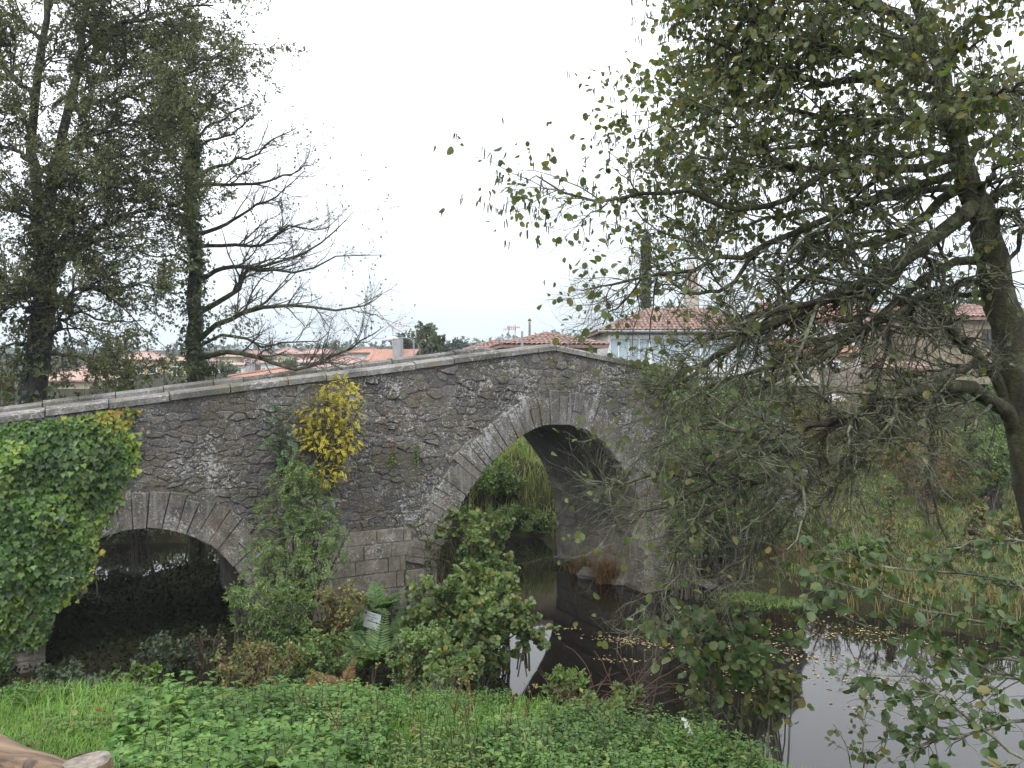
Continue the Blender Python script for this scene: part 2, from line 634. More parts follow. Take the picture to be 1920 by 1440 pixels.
L_GLOOM = leafmat("shade darkened leaf", [(0, (.010, .014, .007)), (.5, (.018, .026, .010)), (1, (.028, .026, .013))], .1, .85, .08)  # near-black undergrowth leaf, the hollow's shade is put into the colour
L_IVYD = leafmat("dark ivy leaf", [(0, (.030, .054, .022)), (.5, (.048, .082, .030)), (1, (.08, .115, .04))], .2, .4, .5)
L_YEL = leafmat("yellow autumn leaf", [(0, (.50, .41, .035)), (.4, (.56, .48, .04)), (.66, (.38, .39, .05)), (.86, (.48, .33, .04)), (1, (.28, .17, .04))], .32)
L_ASH = leafmat("green ash leaf", [(0, (0.063, 0.121, 0.052)), (0.5, (0.092, 0.172, 0.069)), (1, (0.127, 0.207, 0.069))], .3)
L_WIL = leafmat("shrub leaf", [(0, (0.063, 0.116, 0.039)), (0.4, (0.098, 0.165, 0.053)), (0.75, (0.148, 0.218, 0.063)), (1, (0.218, 0.239, 0.063))], .3)
L_LIME = leafmat("bright leaf", [(0, (.075, .135, .035)), (.5, (.11, .18, .042)), (1, (.15, .20, .05))], .3)
L_BRAM = leafmat("bramble leaf", [(0, (0.072, 0.108, 0.036)), (0.4, (0.132, 0.156, 0.048)), (0.7, (0.192, 0.168, 0.054)), (0.9, (0.204, 0.108, 0.048)), (1, (0.120, 0.072, 0.042))], .28)
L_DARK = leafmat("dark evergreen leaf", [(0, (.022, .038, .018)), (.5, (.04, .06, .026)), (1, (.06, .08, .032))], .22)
L_MIX = leafmat("autumn shrub leaf", [(0, (0.086, 0.115, 0.040)), (0.35, (0.138, 0.149, 0.052)), (0.6, (0.196, 0.161, 0.057)), (0.8, (0.253, 0.161, 0.052)), (1, (0.161, 0.103, 0.046))], .3)
L_RUST = leafmat("rusty leaf", [(0, (.16, .075, .028)), (.5, (.24, .12, .035)), (.8, (.20, .14, .05)), (1, (.13, .06, .03))], .3)
L_FERN = leafmat("fern leaf", [(0, (0.057, 0.109, 0.037)), (0.5, (0.086, 0.155, 0.048)), (1, (0.127, 0.190, 0.057))], .3)
L_NET = leafmat("nettle leaf", [(0, (0.066, 0.138, 0.036)), (0.4, (0.097, 0.192, 0.047)), (0.8, (0.130, 0.228, 0.054)), (1, (0.176, 0.250, 0.064))], .30, .5, .35)
L_GRASS = leafmat("grass blade", [(0, (0.078, 0.178, 0.028)), (0.4, (0.114, 0.240, 0.035)), (0.75, (0.156, 0.277, 0.046)), (0.93, (0.209, 0.240, 0.084)), (1, (0.293, 0.251, 0.135))], .3, .5, .35)
L_DRY = leafmat("dry grass blade", [(0, (.13, .135, .035)), (.4, (.20, .17, .05)), (.7, (.26, .19, .075)), (1, (.16, .17, .04))], .3)
L_REED = leafmat("orange sedge blade", [(0, (.17, .085, .03)), (.5, (.23, .125, .045)), (.8, (.14, .075, .035)), (1, (.16, .14, .045))], .25)
L_LAWN = leafmat("lawn blade", [(0, (.12, .175, .035)), (.5, (.165, .20, .045)), (.8, (.215, .19, .06)), (1, (.25, .185, .08))], .3)
L_FAR = leafmat("far tree leaf", [(0, (.075, .11, .055)), (.5, (.11, .145, .068)), (1, (.145, .175, .075))], .25)
L_FARD = leafmat("far dark tree leaf", [(0, (.03, .052, .040)), (.5, (.045, .07, .05)), (1, (.06, .085, .055))], .2)
L_LITTER = leafmat("floating leaf", [(0, (.26, .20, .07)), (.35, (.34, .27, .12)), (.6, (.20, .12, .05)), (.8, (.40, .33, .20)), (1, (.13, .075, .04))], .1)

# ------------------------------------------------------------------ terrain
RIVER = np.array([(-1.7, 18.2), (-.6, 16.3), (.45, 13.2), (1.5, 10.2), (2.7, 7.6), (4.2, 5.2), (6.2, 2.2), (8, -10), (90, -10), (90, -2), (40, 3), (21, 10.5), (11.3, 17.2),
                  (8.6, 19.6), (6.2, 21.6), (4.7, 22.1), (3.2, 22.3), (1.4, 25.6), (1.2, 28.2), (-1.2, 29.6), (-6, 28.6), (-12, 27.6), (-25, 26.0), (-70, 24), (-70, 15), (-25, 18.9),
                  (-13, 21.3), (-10.2, 21.3), (-9.6, 23.2), (-7.6, 23.6), (-5, 22.4), (-3.4, 22.2)])


def poly_sdf(x, y, P):
    d = np.full(x.shape, 1e9)
    inside = np.zeros(x.shape, bool)
    for i in range(len(P)):
        a, b = P[i], P[(i + 1) % len(P)]
        ex, ey = b - a
        wx, wy = x - a[0], y - a[1]
        k = np.clip((wx * ex + wy * ey) / (ex * ex + ey * ey), 0, 1)
        d = np.minimum(d, (wx - ex * k) ** 2 + (wy - ey * k) ** 2)
        c = ((a[1] > y) != (b[1] > y)) & (x < ex * (y - a[1]) / (ey if abs(ey) > 1e-9 else 1e-9) + a[0])
        inside ^= c
    d = np.sqrt(d)
    return np.where(inside, -d, d)


def sstep(a, b, x):
    t = np.clip((x - a) / (b - a), 0, 1)
    return t * t * (3 - 2 * t)


def wob(x, y):
    return (np.sin(x * 1.7 + y * .9) + np.sin(x * .61 - y * 1.3 + 2) + .5 * np.sin(x * 3.9 + 1.1) * np.sin(y * 3.3)) / 2.5


def height(x, y):
    x = np.asarray(x, float)
    y = np.asarray(y, float)
    sd = poly_sdf(x, y, RIVER)
    # near bank the photographer stands on
    plat = 4.05 - .152 * np.clip(y, -2, 9) - .03 * np.clip(x, -4, 4)
    s = np.maximum(y - 7.2, x * .75 + y * .66 - 5.25)
    bank = plat - .62 * np.maximum(s, 0) + .05 * wob(x * 2, y * 2)
    base = np.full(x.shape, .5) + .06 * wob(x, y)
    far = sstep(28, 60, y)
    base = base + far * 3.4
    r = np.clip((x - 6) / 6, 0, 1) * sstep(16, 21, y)
    base = base + r * (.15 + .02 * np.clip(y - 20, 0, 20)) + r * 2.2 * sstep(33, 46, y)
    # banks beyond the bridge, behind the big arch
    base = base + sstep(25, 31, y) * sstep(7, 1, np.abs(x + 1)) * 1.9
    # the road bank on the village side of the bridge
    base = base + 1.6 * sstep(5.0, 7, x) * sstep(22.8, 25, y) * sstep(10.5, 8.5, x) * sstep(36, 30, y)
    hill = sstep(60, 400, y) * (11 + 2.5 * np.sin(x * .013 + 1.3)) 
    base = base + hill + sstep(40, 400, np.abs(x)) * 4
    g = np.where(y < 12, np.maximum(bank, base), base)
    lim = .05 + .9 * np.maximum(sd, 0)
    g = np.minimum(g, np.where(y < 12, lim * 2.2, lim * 1.3))
    return np.where(sd < 0, np.maximum(-.9, sd * .5), g)


def gh(x, y):
    return float(height(np.array([x]), np.array([y]))[0])


def axis(lo, hi, step, far, n):
    core = np.arange(lo, hi + 1e-6, step)
    g = np.geomspace(1.2, far, n)
    return np.concatenate([(lo - g)[::-1], core, hi + g])


gx = axis(-26, 26, .42, 560, 24)
gy = np.concatenate([-np.geomspace(3, 100, 8)[::-1] - 2, np.arange(-2, 36, .42), 36 + np.geomspace(.8, 460, 40)])
X, Y = np.meshgrid(gx, gy)
Z = height(X, Y)
nx, ny = len(gx), len(gy)
ii = (np.arange(ny - 1)[:, None] * nx + np.arange(nx - 1)[None]).ravel()
GF = np.stack([ii, ii + 1, ii + nx + 1, ii + nx], -1)
mg, tg, bgd, _ = mat_new("ground soil")
pg = geo_pos(tg)
n1 = noise_node(tg, .8, 6, .65, pg)
n2 = noise_node(tg, 14, 5, .7, pg)
c1 = ramp_node(tg, [(.3, (.014, .014, .008)), (.48, (.028, .025, .014)), (.6, (.030, .038, .013)), (.75, (.055, .052, .024))], n1.outputs["Fac"])
c2 = ramp_node(tg, [(.3, (.6, .6, .6)), (.7, (1.3, 1.3, 1.3))], n2.outputs["Fac"])
cg = mixc(tg, 1.0, c1.outputs[0], c2.outputs[0], 'MULTIPLY')
tg.links.new(cg, bgd.inputs["Base Color"])
bgd.inputs["Roughness"].default_value = .95
bgd.inputs["Specular IOR Level"].default_value = .05
bump(tg, bgd, n2.outputs["Fac"], .7, .05)
part("ground", np.stack([X, Y, Z], -1).reshape(-1, 3), GF, mg, None, smooth=True, kind="structure")

mw, tw, bw, _ = mat_new("river water")
pw = geo_pos(tw)
bw.inputs["Base Color"].default_value = (.007, .006, .0045, 1)
bw.inputs["Roughness"].default_value = .035
bw.inputs["IOR"].default_value = 1.36
bw.inputs["Specular IOR Level"].default_value = .75
nw = noise_node(tw, 1.6, 3, .5, scaled(tw, pw, (1, .5, 1)))
bump(tw, bw, nw.outputs["Fac"], .05, .03)
wx = np.linspace(-80, 95, 40)
wy = np.linspace(-12, 33, 20)
WX, WY = np.meshgrid(wx, wy)
ii = (np.arange(19)[:, None] * 40 + np.arange(39)[None]).ravel()
part("river_water", np.stack([WX, WY, np.zeros_like(WX)], -1).reshape(-1, 3), np.stack([ii, ii + 1, ii + 41, ii + 40], -1), mw, None, kind="structure")

# ------------------------------------------------------------------ the bridge
BU = norm(np.array([.875, .48, 0.0]))
BV = norm(np.array([-.48, .875, 0.0]))
BO = np.array([1.07, 20.0, 0.0])
WID = 4.45


def BP(t, n, z):
    t, n, z = np.broadcast_arrays(np.asarray(t, float), np.asarray(n, float), np.asarray(z, float))
    return BO + t[..., None] * BU + n[..., None] * BV + z[..., None] * np.array([0, 0, 1.0])


def tz(px, py, n=0.0):
    """pixel -> (along, height) on the plane parallel to the bridge face at offset n"""
    k = (px - 960.0) / F
    ox, oy = BO[0] + n * BV[0], BO[1] + n * BV[1]
    t = (k * oy - ox) / (BU[0] - k * BU[1])
    d = oy + t * BU[1]
    return t, EYE + (HZ - py) / F * d


def top(t):
    t = np.asarray(t, float)
    return np.interp(t, [-30, 0, 2.9, 5.5, 8.2, 14], [6.55 - .122 * 30, 6.55, 6.09, 5.3, 4.45, 4.1])


def arch_curve(pix, base_z, n=70):
    P = np.array([tz(*p) for p in pix])
    c = smooth_path(P, n)
    a = np.array([[c[0, 0] - .02, base_z]])
    b = np.array([[c[-1, 0] + .02, base_z]])
    return c, np.vstack([a, c, b])


BIG = [(818, 1062), (826, 1030), (838, 995), (855, 960), (872, 929), (890, 903), (909, 877), (935, 850), (957, 830), (980, 815), (1005, 801), (1034, 795), (1066, 796), (1100, 807), (1126, 825), (1150, 854),
       (1171, 884), (1188, 918), (1200, 957), (1207, 995), (1210, 1030)]
SMALL = [(84, 1122), (98, 1080), (122, 1046), (155, 1021), (191, 1006), (230, 995), (272, 990), (310, 993), (347, 1000), (381, 1015), (410, 1033), (433, 1056), (456, 1082), (470, 1108), (478, 1140)]
bigc, bigo = arch_curve(BIG, -1.0, 90)
smac, smao = arch_curve(SMALL, -1.0, 70)


def outline(t0, t1, ztop, step=None):
    """closed outline in (t,z) of a wall with both arch openings"""
    pts = [(t1, -1.0)]
    pts += [tuple(p) for p in bigo[::-1]]
    pts += [tuple(p) for p in smao[::-1]]
    pts += [(t0, -1.0)]
    tt = [x for x in (t0, -12, -6, 0, 2.9, 5.5, 8.2, t1) if t0 <= x <= t1]
    pts += [(x, float(ztop(x))) for x in tt]
    return pts


def prism(name, pts, n0, n1, mat, parent):
    m = len(pts)
    P = np.array(pts)
    A = BP(P[:, 0], n0, P[:, 1])
    B = BP(P[:, 0], n1, P[:, 1])
    mb = MB()
    fs = [tuple(range(m)), tuple(range(2 * m - 1, m - 1, -1))]
    fs += [(i, i + m, (i + 1) % m + m, (i + 1) % m) for i in range(m)]
    mb.poly(np.vstack([A, B]), fs)
    return mb.build(name, mat, parent)


bridge = thing("stone_bridge", "humpbacked medieval bridge of dark lichen-spotted rubble with one big and one small arch", "bridge", tuple(BP(-4.6, .2, 0.0)))
PW = .45
prism("spandrel_wall", outline(-21, 8.4, lambda t: top(t) - .11), 0.0, PW, M_MORT, bridge)
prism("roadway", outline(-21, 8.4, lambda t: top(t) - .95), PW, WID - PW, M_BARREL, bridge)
prism("spandrel_wall", outline(-21, 8.4, lambda t: top(t) - .11), WID - PW, WID, M_MORT, bridge)

# coping slabs on both parapets: upright edge, weathered slope to a flat crown
def coping(n0, sgn, t0, t1):
    prof = [(-.07, -.11), (-.07, .0), (.10, .055), (.42, .055), (.53, 0.0), (.53, -.11)]
    t = t0
    while t < t1:
        L = float(rng.uniform(.7, 1.25))
        e = min(t + L, t1)
        for k in (0.0, 2.9):
            if t < k < e:
                e = k
        if t1 - e < .3:
            e = t1
        g = .011
        dz = rng.normal(0, .010)
        dn = rng.normal(0, .014)
        ends = []
        for s_ in (t + g, e - g):
            z = float(top(s_))
            ends.append([BP(s_, n0 + sgn * (a + dn), z + b + dz) for a, b in prof])
        m = len(prof)
        V = np.array(ends[0] + ends[1])
        mb = MB()
        mb.poly(V, [tuple(range(m)), tuple(range(2 * m - 1, m - 1, -1))] + [(i, i + m, (i + 1) % m + m, (i + 1) % m) for i in range(m)])
        mb.build("coping_slab", M_COPE, bridge)
        t = e


coping(0.0, 1, -13.2, 3.5)
coping(WID, -1, -12.0, 3.4)


def inside_any(t, z):
    """distance of (t,z) outside the arch openings (negative inside) and the curve normal direction"""
    best, who = 1e9, None
    for c in (bigo, smao):
        d = poly_sdf(np.array([t]), np.array([z]), c)[0]
        if d < best:
            best, who = d, c
    return best, who


# voussoirs
rings = []


def voussoirs(c, th, wmean, split):
    d = np.r_[0, np.cumsum(np.linalg.norm(np.diff(c, axis=0), axis=1))]
    s = 0.0
    total = d[-1]
    cuts = [0.0]
    while cuts[-1] < total - wmean * .6:
        cuts.append(cuts[-1] + float(rng.uniform(.72, 1.35)) * wmean)
    cuts[-1] = total
    tang = norm(np.gradient(c, axis=0))
    nrm = np.stack([-tang[:, 1], tang[:, 0]], -1)      # points outward (up) when walking left to right
    q = lambda v, a: np.array([np.interp(v, d, a[:, 0]), np.interp(v, d, a[:, 1])])
    for a, b in zip(cuts[:-1], cuts[1:]):
        T = th * float(rng.uniform(.86, 1.14))
        parts_ = [(0.0, T)]
        if rng.random() < split:
            m_ = T * float(rng.uniform(.4, .6))
            parts_ = [(0.0, m_ - .008), (m_ + .008, T)]
        for r0, r1 in parts_:
            pr = float(rng.uniform(.035, .075))
            g = .004
            quad = []
            for v, r_ in ((a + g, r0), (b - g, r0), (b - g, r1), (a + g, r1)):
                pt = q(v, c)
                nn = q(v, nrm)
                nn = nn / np.linalg.norm(nn)
                k = r_ if r_ > 0 else -.012 * float(rng.uniform(.2, 2.2))
                quad.append(pt + nn * k)
            quad = np.array(quad) + rng.normal(0, .008, (4, 2))
            ctr = quad.mean(0)
            inner = ctr + (quad - ctr) * np.array([.93, .965])
            V = np.vstack([BP(quad[:, 0], .30, quad[:, 1]), BP(quad[:, 0], -pr * .55, quad[:, 1]), BP(inner[:, 0], -pr, inner[:, 1])])
            fs = [(8, 9, 10, 11), (3, 2, 1, 0)]
            for i in range(4):
                j = (i + 1) % 4
                fs += [(i, j, j + 4, i + 4), (i + 4, j + 4, j + 8, i + 8)]
            mb = MB()
            mb.poly(V, fs)
            mb.build("voussoir", M_VOUS, bridge)
    # region covered by the ring, for the rubble to keep out of
    o = c + nrm * th * 1.02
    rings.append(np.vstack([c, o[::-1]]))
    return np.vstack([np.array([[o[0, 0], -1.0]]), o, np.array([[o[-1, 0], -1.0]])])


big_out = voussoirs(bigc, .74, .185, .16)
sma_out = voussoirs(smac, .70, .225, .05)

# cut stone at the foot of the pier between the arches and beside the big arch
ASH = []
for t0, t1, zt in ((-6.75, -2.72, 2.25), (3.25, 4.6, 2.9)):
    z = .05
    while z < zt:
        h = float(rng.uniform(.30, .42))
        t = t0 + float(rng.uniform(0, .2))
        while t < t1 - .2:
            L = float(rng.uniform(.5, 1.15))
            e = min(t + L, t1)
            mid = ((t + e) / 2, z + h / 2)
            dd = min(poly_sdf(np.array([mid[0]]), np.array([mid[1]]), k)[0] for k in (big_out, sma_out))
            while dd < .16 and e - t > .2:
                e -= .06
                dd = min(poly_sdf(np.array([e]), np.array([z + h * .2]), k)[0] for k in (big_out, sma_out))
            if e - t > .12 and dd > -.02:
                ASH.append((t, e, z, z + h))
            if dd < .16:
                break
            t = e
        z += h


# jamb stones under the springing of each arch
for c_, sgn, j in ((bigc, -1, 0), (bigc, 1, -1), (smac, -1, 0), (smac, 1, -1)):
    z = .02
    te, zs = float(c_[j, 0]), float(c_[j, 1])
    while z < zs - .05:
        h = min(float(rng.uniform(.30, .42)), zs - z)
        if zs - z - h < .15:
            h = zs - z
        L = float(rng.uniform(.5, .74))
        lo, hi = (te - L, te + .012) if sgn < 0 else (te - .012, te + L)
        ASH.append((lo, hi, z, z + h))
        far_ = (te - .76, lo) if sgn < 0 else (hi, te + .76)
        if far_[1] - far_[0] > .1:
            ASH.append((far_[0], far_[1], z, z + h))
        z += h


def push_out(P, curve, margin):
    """move vertices that fall inside an arch ring out to its edge"""
    sd = poly_sdf(P[:, 0], P[:, 1], curve)
    bad = sd < margin
    for i in np.where(bad)[0]:
        d = np.linalg.norm(curve - P[i], axis=1)
        j = int(np.argmin(d))
        v = curve[j] - P[i]
        l = np.linalg.norm(v) + 1e-6
        P[i] = curve[j] + v / l * margin if sd[i] < 0 else curve[j] - v / l * margin
    return P


def stone_verts(poly, pr, n_in=.05):
    c = poly.mean(0)
    r1 = c + (poly - c) * .97
    r2 = c + (poly - c) * .74
    V = np.vstack([BP(poly[:, 0], n_in, poly[:, 1]), BP(r1[:, 0], -pr * .45, r1[:, 1]), BP(r2[:, 0], -pr * rng.uniform(.8, 1.15, len(poly)), r2[:, 1])])
    m = len(poly)
    fs = []
    for i in range(m):
        j = (i + 1) % m
        fs += [(i, j, j + m, i + m), (i + m, j + m, j + 2 * m, i + 2 * m)]
    fs.append(tuple(range(2 * m, 3 * m)))
    return V, fs


for t0, t1, z0, z1 in ASH:
    g = .005
    q = np.array([(t0 + g, z0 + g), (t1 - g, z0 + g), (t1 - g, z1 - g), (t0 + g, z1 - g)]) + rng.normal(0, .006, (4, 2))
    c = q.mean(0)
    r2 = q + (c - q) * np.array([.02, .04])
    pr = float(rng.uniform(.03, .045))
    V = np.vstack([BP(q[:, 0], .05, q[:, 1]), BP(q[:, 0], -pr * .6, q[:, 1]), BP(r2[:, 0], -pr, r2[:, 1])])
    fs = [(8, 9, 10, 11)]
    for i in range(4):
        j = (i + 1) % 4
        fs += [(i, j, j + 4, i + 4), (i + 4, j + 4, j + 8, i + 8)]
    mb = MB()
    mb.poly(V, fs)
    mb.build("ashlar_block", M_ASH, bridge)

# rubble: a jittered, flattened cell pattern, every cell one stone
AN = 1.75                                   # stones are this much wider than tall


def clip(poly, px, py, nx_, ny_):
    out = []
    m = len(poly)
    for i in range(m):
        a, b = poly[i], poly[(i + 1) % m]
        da = (a[0] - px) * nx_ + (a[1] - py) * ny_
        db = (b[0] - px) * nx_ + (b[1] - py) * ny_
        if da <= 0:
            out.append(a)
        if (da < 0) != (db < 0) and abs(da - db) > 1e-12:
            k = da / (da - db)
            out.append((a[0] + (b[0] - a[0]) * k, a[1] + (b[1] - a[1]) * k))
    return out


seeds = []
z = .12
while z < 6.6:
    t = -12.8 + rng.uniform(0, .3)
    rowh = float(rng.uniform(.085, .185)) * (1.15 if z > 4.6 else .95 if z > 3.9 else .80)
    while t < 8.1:
        wd = float(rng.choice([.13, .22, .32, .48], p=[.28, .36, .25, .11]))
        tt_, zz_ = t + wd / 2, z + rowh / 2 + rng.normal(0, rowh * .20) + .05 * math.sin(t * 1.3)
        if wd > .4 and rng.random() < .5:
            zz_ += rowh * .35
        seeds.append((tt_, zz_))
        if wd < .3 and rng.random() < .16:
            seeds.append((tt_ + rng.normal(0, .05), zz_ + rowh * .45))
        t += wd * float(rng.uniform(.85, 1.15))
    z += rowh
S_ = np.array(seeds)
S_ = S_[rng.random(len(S_)) > .13]
Q = np.stack([S_[:, 0] / AN, S_[:, 1]], -1)
cells = {}
for i, p in enumerate(Q):
    cells.setdefault((int(p[0] // .4), int(p[1] // .4)), []).append(i)
STONES = []
for i, p in enumerate(Q):
    t, zc = S_[i]
    if zc > top(t) - .17:
        continue
    if poly_sdf(np.array([t]), np.array([zc]), big_out)[0] < .05 or poly_sdf(np.array([t]), np.array([zc]), sma_out)[0] < .05:
        continue
    if any(a - .1 < t < b + .1 and c < zc < d for a, b, c, d in ASH):
        continue
    poly = [(p[0] - .4, p[1] - .4), (p[0] + .4, p[1] - .4), (p[0] + .4, p[1] + .4), (p[0] - .4, p[1] + .4)]
    gx_, gy_ = int(p[0] // .4), int(p[1] // .4)
    for a in (-1, 0, 1):
        for b in (-1, 0, 1):
            for j in cells.get((gx_ + a, gy_ + b), ()):
                if j != i:
                    dx, dy = Q[j] - p
                    poly = clip(poly, p[0] + dx / 2, p[1] + dy / 2, dx, dy)
                    if len(poly) < 3:
                        break
    if len(poly) < 3:
        continue
    P = np.array(poly)
    P[:, 0] *= AN
    c = P.mean(0)
    ext = np.ptp(P, axis=0)
    if min(ext) < .04:
        continue
    gap = float(rng.uniform(.001, .009))
    P = c + (P - c) * np.clip(1 - 2 * gap / ext, .5, 1)
    # knock the corners off
    a, b = P, np.roll(P, -1, 0)
    P = np.stack([a + (b - a) * .22, a + (b - a) * .78], 1).reshape(-1, 2)
    P = P + rng.normal(0, .013, P.shape)
    P[:, 1] = np.minimum(P[:, 1], top(P[:, 0]) - .125)
    P = push_out(P, big_out, .012)
    P = push_out(P, sma_out, .012)
    ar = .5 * abs(np.dot(P[:, 0], np.roll(P[:, 1], -1)) - np.dot(P[:, 1], np.roll(P[:, 0], -1)))
    if ar < .0025:
        continue
    STONES.append((P, ar, float(rng.choice([.010, .018, .030, .055], p=[.3, .36, .25, .09]))))

# hidden under the ivy: lower rank when choosing the stones that become objects of their own
IVYPIX = np.array([(-60, 790), (0, 788), (60, 786), (150, 776), (205, 768), (245, 757), (262, 770), (240, 800), (256, 830), (266, 850), (252, 880), (236, 910), (222, 940), (205, 965), (186, 1000), (182, 1045), (172, 1085), (150, 1105), (128, 1120),
                   (98, 1150), (92, 1190), (66, 1218), (30, 1215), (22, 1262), (0, 1300), (-60, 1310)], float)


def ppx(P3):
    return 960 + F * P3[..., 0] / P3[..., 1], HZ - F * (P3[..., 2] - EYE) / P3[..., 1]


sc = []
for P, ar, pr in STONES:
    c = P.mean(0)
    w3 = BP(c[0], 0, c[1])
    x_, y_ = ppx(w3)
    ok = 0 < x_ < 1250 and poly_sdf(np.array([x_]), np.array([y_]), IVYPIX)[0] > 0
    sc.append(ar / w3[1] ** 2 if ok else 0)
order = np.argsort(-np.array(sc))
own = set(order[:300].tolist())
mbr = []
nrest = 0
Vr, Fr, Rr_ = [], {}, []
rest_faces, rest_rnd = [], []
for i, (P, ar, pr) in enumerate(STONES):
    V, fs = stone_verts(P, pr)
    if i in own:
        mb = MB()
        mb.poly(V, fs)
        mb.build("stone", M_RUB, bridge)
    else:
        Vr.append(V)
        rest_faces += [tuple(k + nrest for k in f) for f in fs]
        rest_rnd += [float(rng.random())] * len(fs)
        nrest += len(V)
me = bpy.data.meshes.new("rubble")
me.from_pydata((np.concatenate(Vr) - org(bridge)).tolist(), [], rest_faces)
a_ = me.attributes.new("rnd", 'FLOAT', 'FACE')
a_.data.foreach_set("value", np.array(rest_rnd, np.float32))
link("rubble", me, M_RUB, bridge, "stuff")

# blocks lining the far jamb of the big arch, seen under the vault
jt = bigc[-1, 0]
z = .1
while z < 2.6:
    h = float(rng.uniform(.3, .4))
    n = .32
    while n < WID - .3:
        L = float(rng.uniform(.5, 1.1))
        e = min(n + L, WID - .05)
        zm = z + h / 2
        jj = int(np.argmin(np.abs(bigc[60:, 1] - zm))) + 60
        tj = bigc[jj, 0] if zm > bigc[-1, 1] else jt
        pr = float(rng.uniform(.015, .045))
        g = .010
        V = np.array([BP(tj + a, b, c) for a in (.05, -pr) for b, c in ((n + g, z + g), (e - g, z + g), (e - g, z + h - g), (n + g, z + h - g))])
        mb = MB()
        mb.poly(V, [(4, 5, 6, 7), (0, 1, 5, 4), (1, 2, 6, 5), (2, 3, 7, 6), (3, 0, 4, 7)])
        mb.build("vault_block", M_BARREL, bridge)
        n = e
    z += h

# ------------------------------------------------------------------ village beyond the bridge
W_WHITE = flatmat("white render", (.92, .92, .90), .8, .2, .10, 1.5)
W_CREAM = flatmat("cream render", (.62, .54, .38), .8, .2, .12, 1.5)
W_OCHRE = flatmat("yellow render", (.56, .45, .26), .8, .2, .10, 1.5)
W_SALMON = flatmat("salmon brick wall", (.46, .22, .16), .85, .2, .12, 2)
W_BEIGE = flatmat("beige render", (.52, .46, .36), .85, .2, .18, 1.2)
W_GREY = flatmat("grey render", (.36, .37, .38), .85, .2, .15, 1.2)
W_STONE = flatmat("house stone", (.30, .25, .18), .9, .2, .4, 3.5)
W_TOWER = flatmat("tower granite", (.55, .48, .40), .9, .2, .18, 2)
FRAME_W = flatmat("white frame paint", (.95, .95, .95), .5, .4)
FRAME_D = flatmat("dark shutter", (.10, .075, .055), .7, .3)
WOODY = flatmat("grey boards", (.26, .22, .18), .85, .2, .3, 5)
METAL = flatmat("dull metal", (.32, .33, .35), .45, .5, .1, 5)
RUSTM = flatmat("red and white paint", (.5, .12, .08), .6, .3)
DARK = flatmat("dark opening", (.012, .012, .013), .8, .2)


def glassmat(name, c, rough=.06):
    m, t, b, out = mat_new(name)
    b.inputs["Base Color"].default_value = (*c, 1)
    b.inputs["Roughness"].default_value = rough
    b.inputs["Specular IOR Level"].default_value = .8
    return m


GLASS_B = glassmat("pale blue blind behind glass", (.40, .50, .55), .10)
GLASS_D = glassmat("dark window glass", (.03, .035, .04))


def tilemat(name, stops, period=3.2):
    stops = [(p_, tuple(v * .74 for v in c_)) for p_, c_ in stops]
    m, t, b, out = mat_new(name)
    p = geo_pos(t)
    n = noise_node(t, 2.2, 6, .7, p)
    r = ramp_node(t, stops, n.outputs["Fac"])
    n2 = noise_node(t, 17, 3, .6, p)
    v = ramp_node(t, [(.3, (.65, .65, .65)), (.7, (1.25, 1.25, 1.25))], n2.outputs["Fac"])
    t.links.new(mixc(t, 1.0, r.outputs[0], v.outputs[0], 'MULTIPLY'), b.inputs["Base Color"])
    b.inputs["Roughness"].default_value = .8
    b.inputs["Specular IOR Level"].default_value = .25
    bump(t, b, n2.outputs["Fac"], .5, .03)
    return m


T_OLD = tilemat("weathered clay tile", [(.28, (.22, .15, .13)), (.5, (.38, .235, .19)), (.66, (.48, .34, .285)), (.8, (.38, .335, .295))])
T_NEW = tilemat("orange clay tile", [(.28, (.37, .19, .135)), (.5, (.48, .255, .185)), (.75, (.54, .33, .25))])
T_PINK = tilemat("faded pink tile", [(.28, (.42, .27, .225)), (.5, (.52, .35, .29)), (.75, (.56, .42, .36))])


def rot2(v, a):
    c, s = math.cos(a), math.sin(a)
    v = np.asarray(v, float)
    return np.stack([v[..., 0] * c - v[..., 1] * s, v[..., 0] * s + v[..., 1] * c, v[..., 2]], -1)


def roof_faces(wd, dp, ze, rh, kind, ov):
    a, b = wd / 2 + ov, dp / 2 + ov
    if kind == 'hip':
        k = max(a - b * .95, .02)
        r0, r1 = (-k, 0, ze + rh), (k, 0, ze + rh)
    else:
        r0, r1 = (-a, 0, ze + rh), (a, 0, ze + rh)
    c = [(-a, -b, ze), (a, -b, ze), (a, b, ze), (-a, b, ze)]
    fs = [[c[0], c[1], r1, r0], [c[2], c[3], r0, r1]]
    if kind == 'hip':
        fs += [[c[1], c[2], r1], [c[3], c[0], r0]]
    return fs


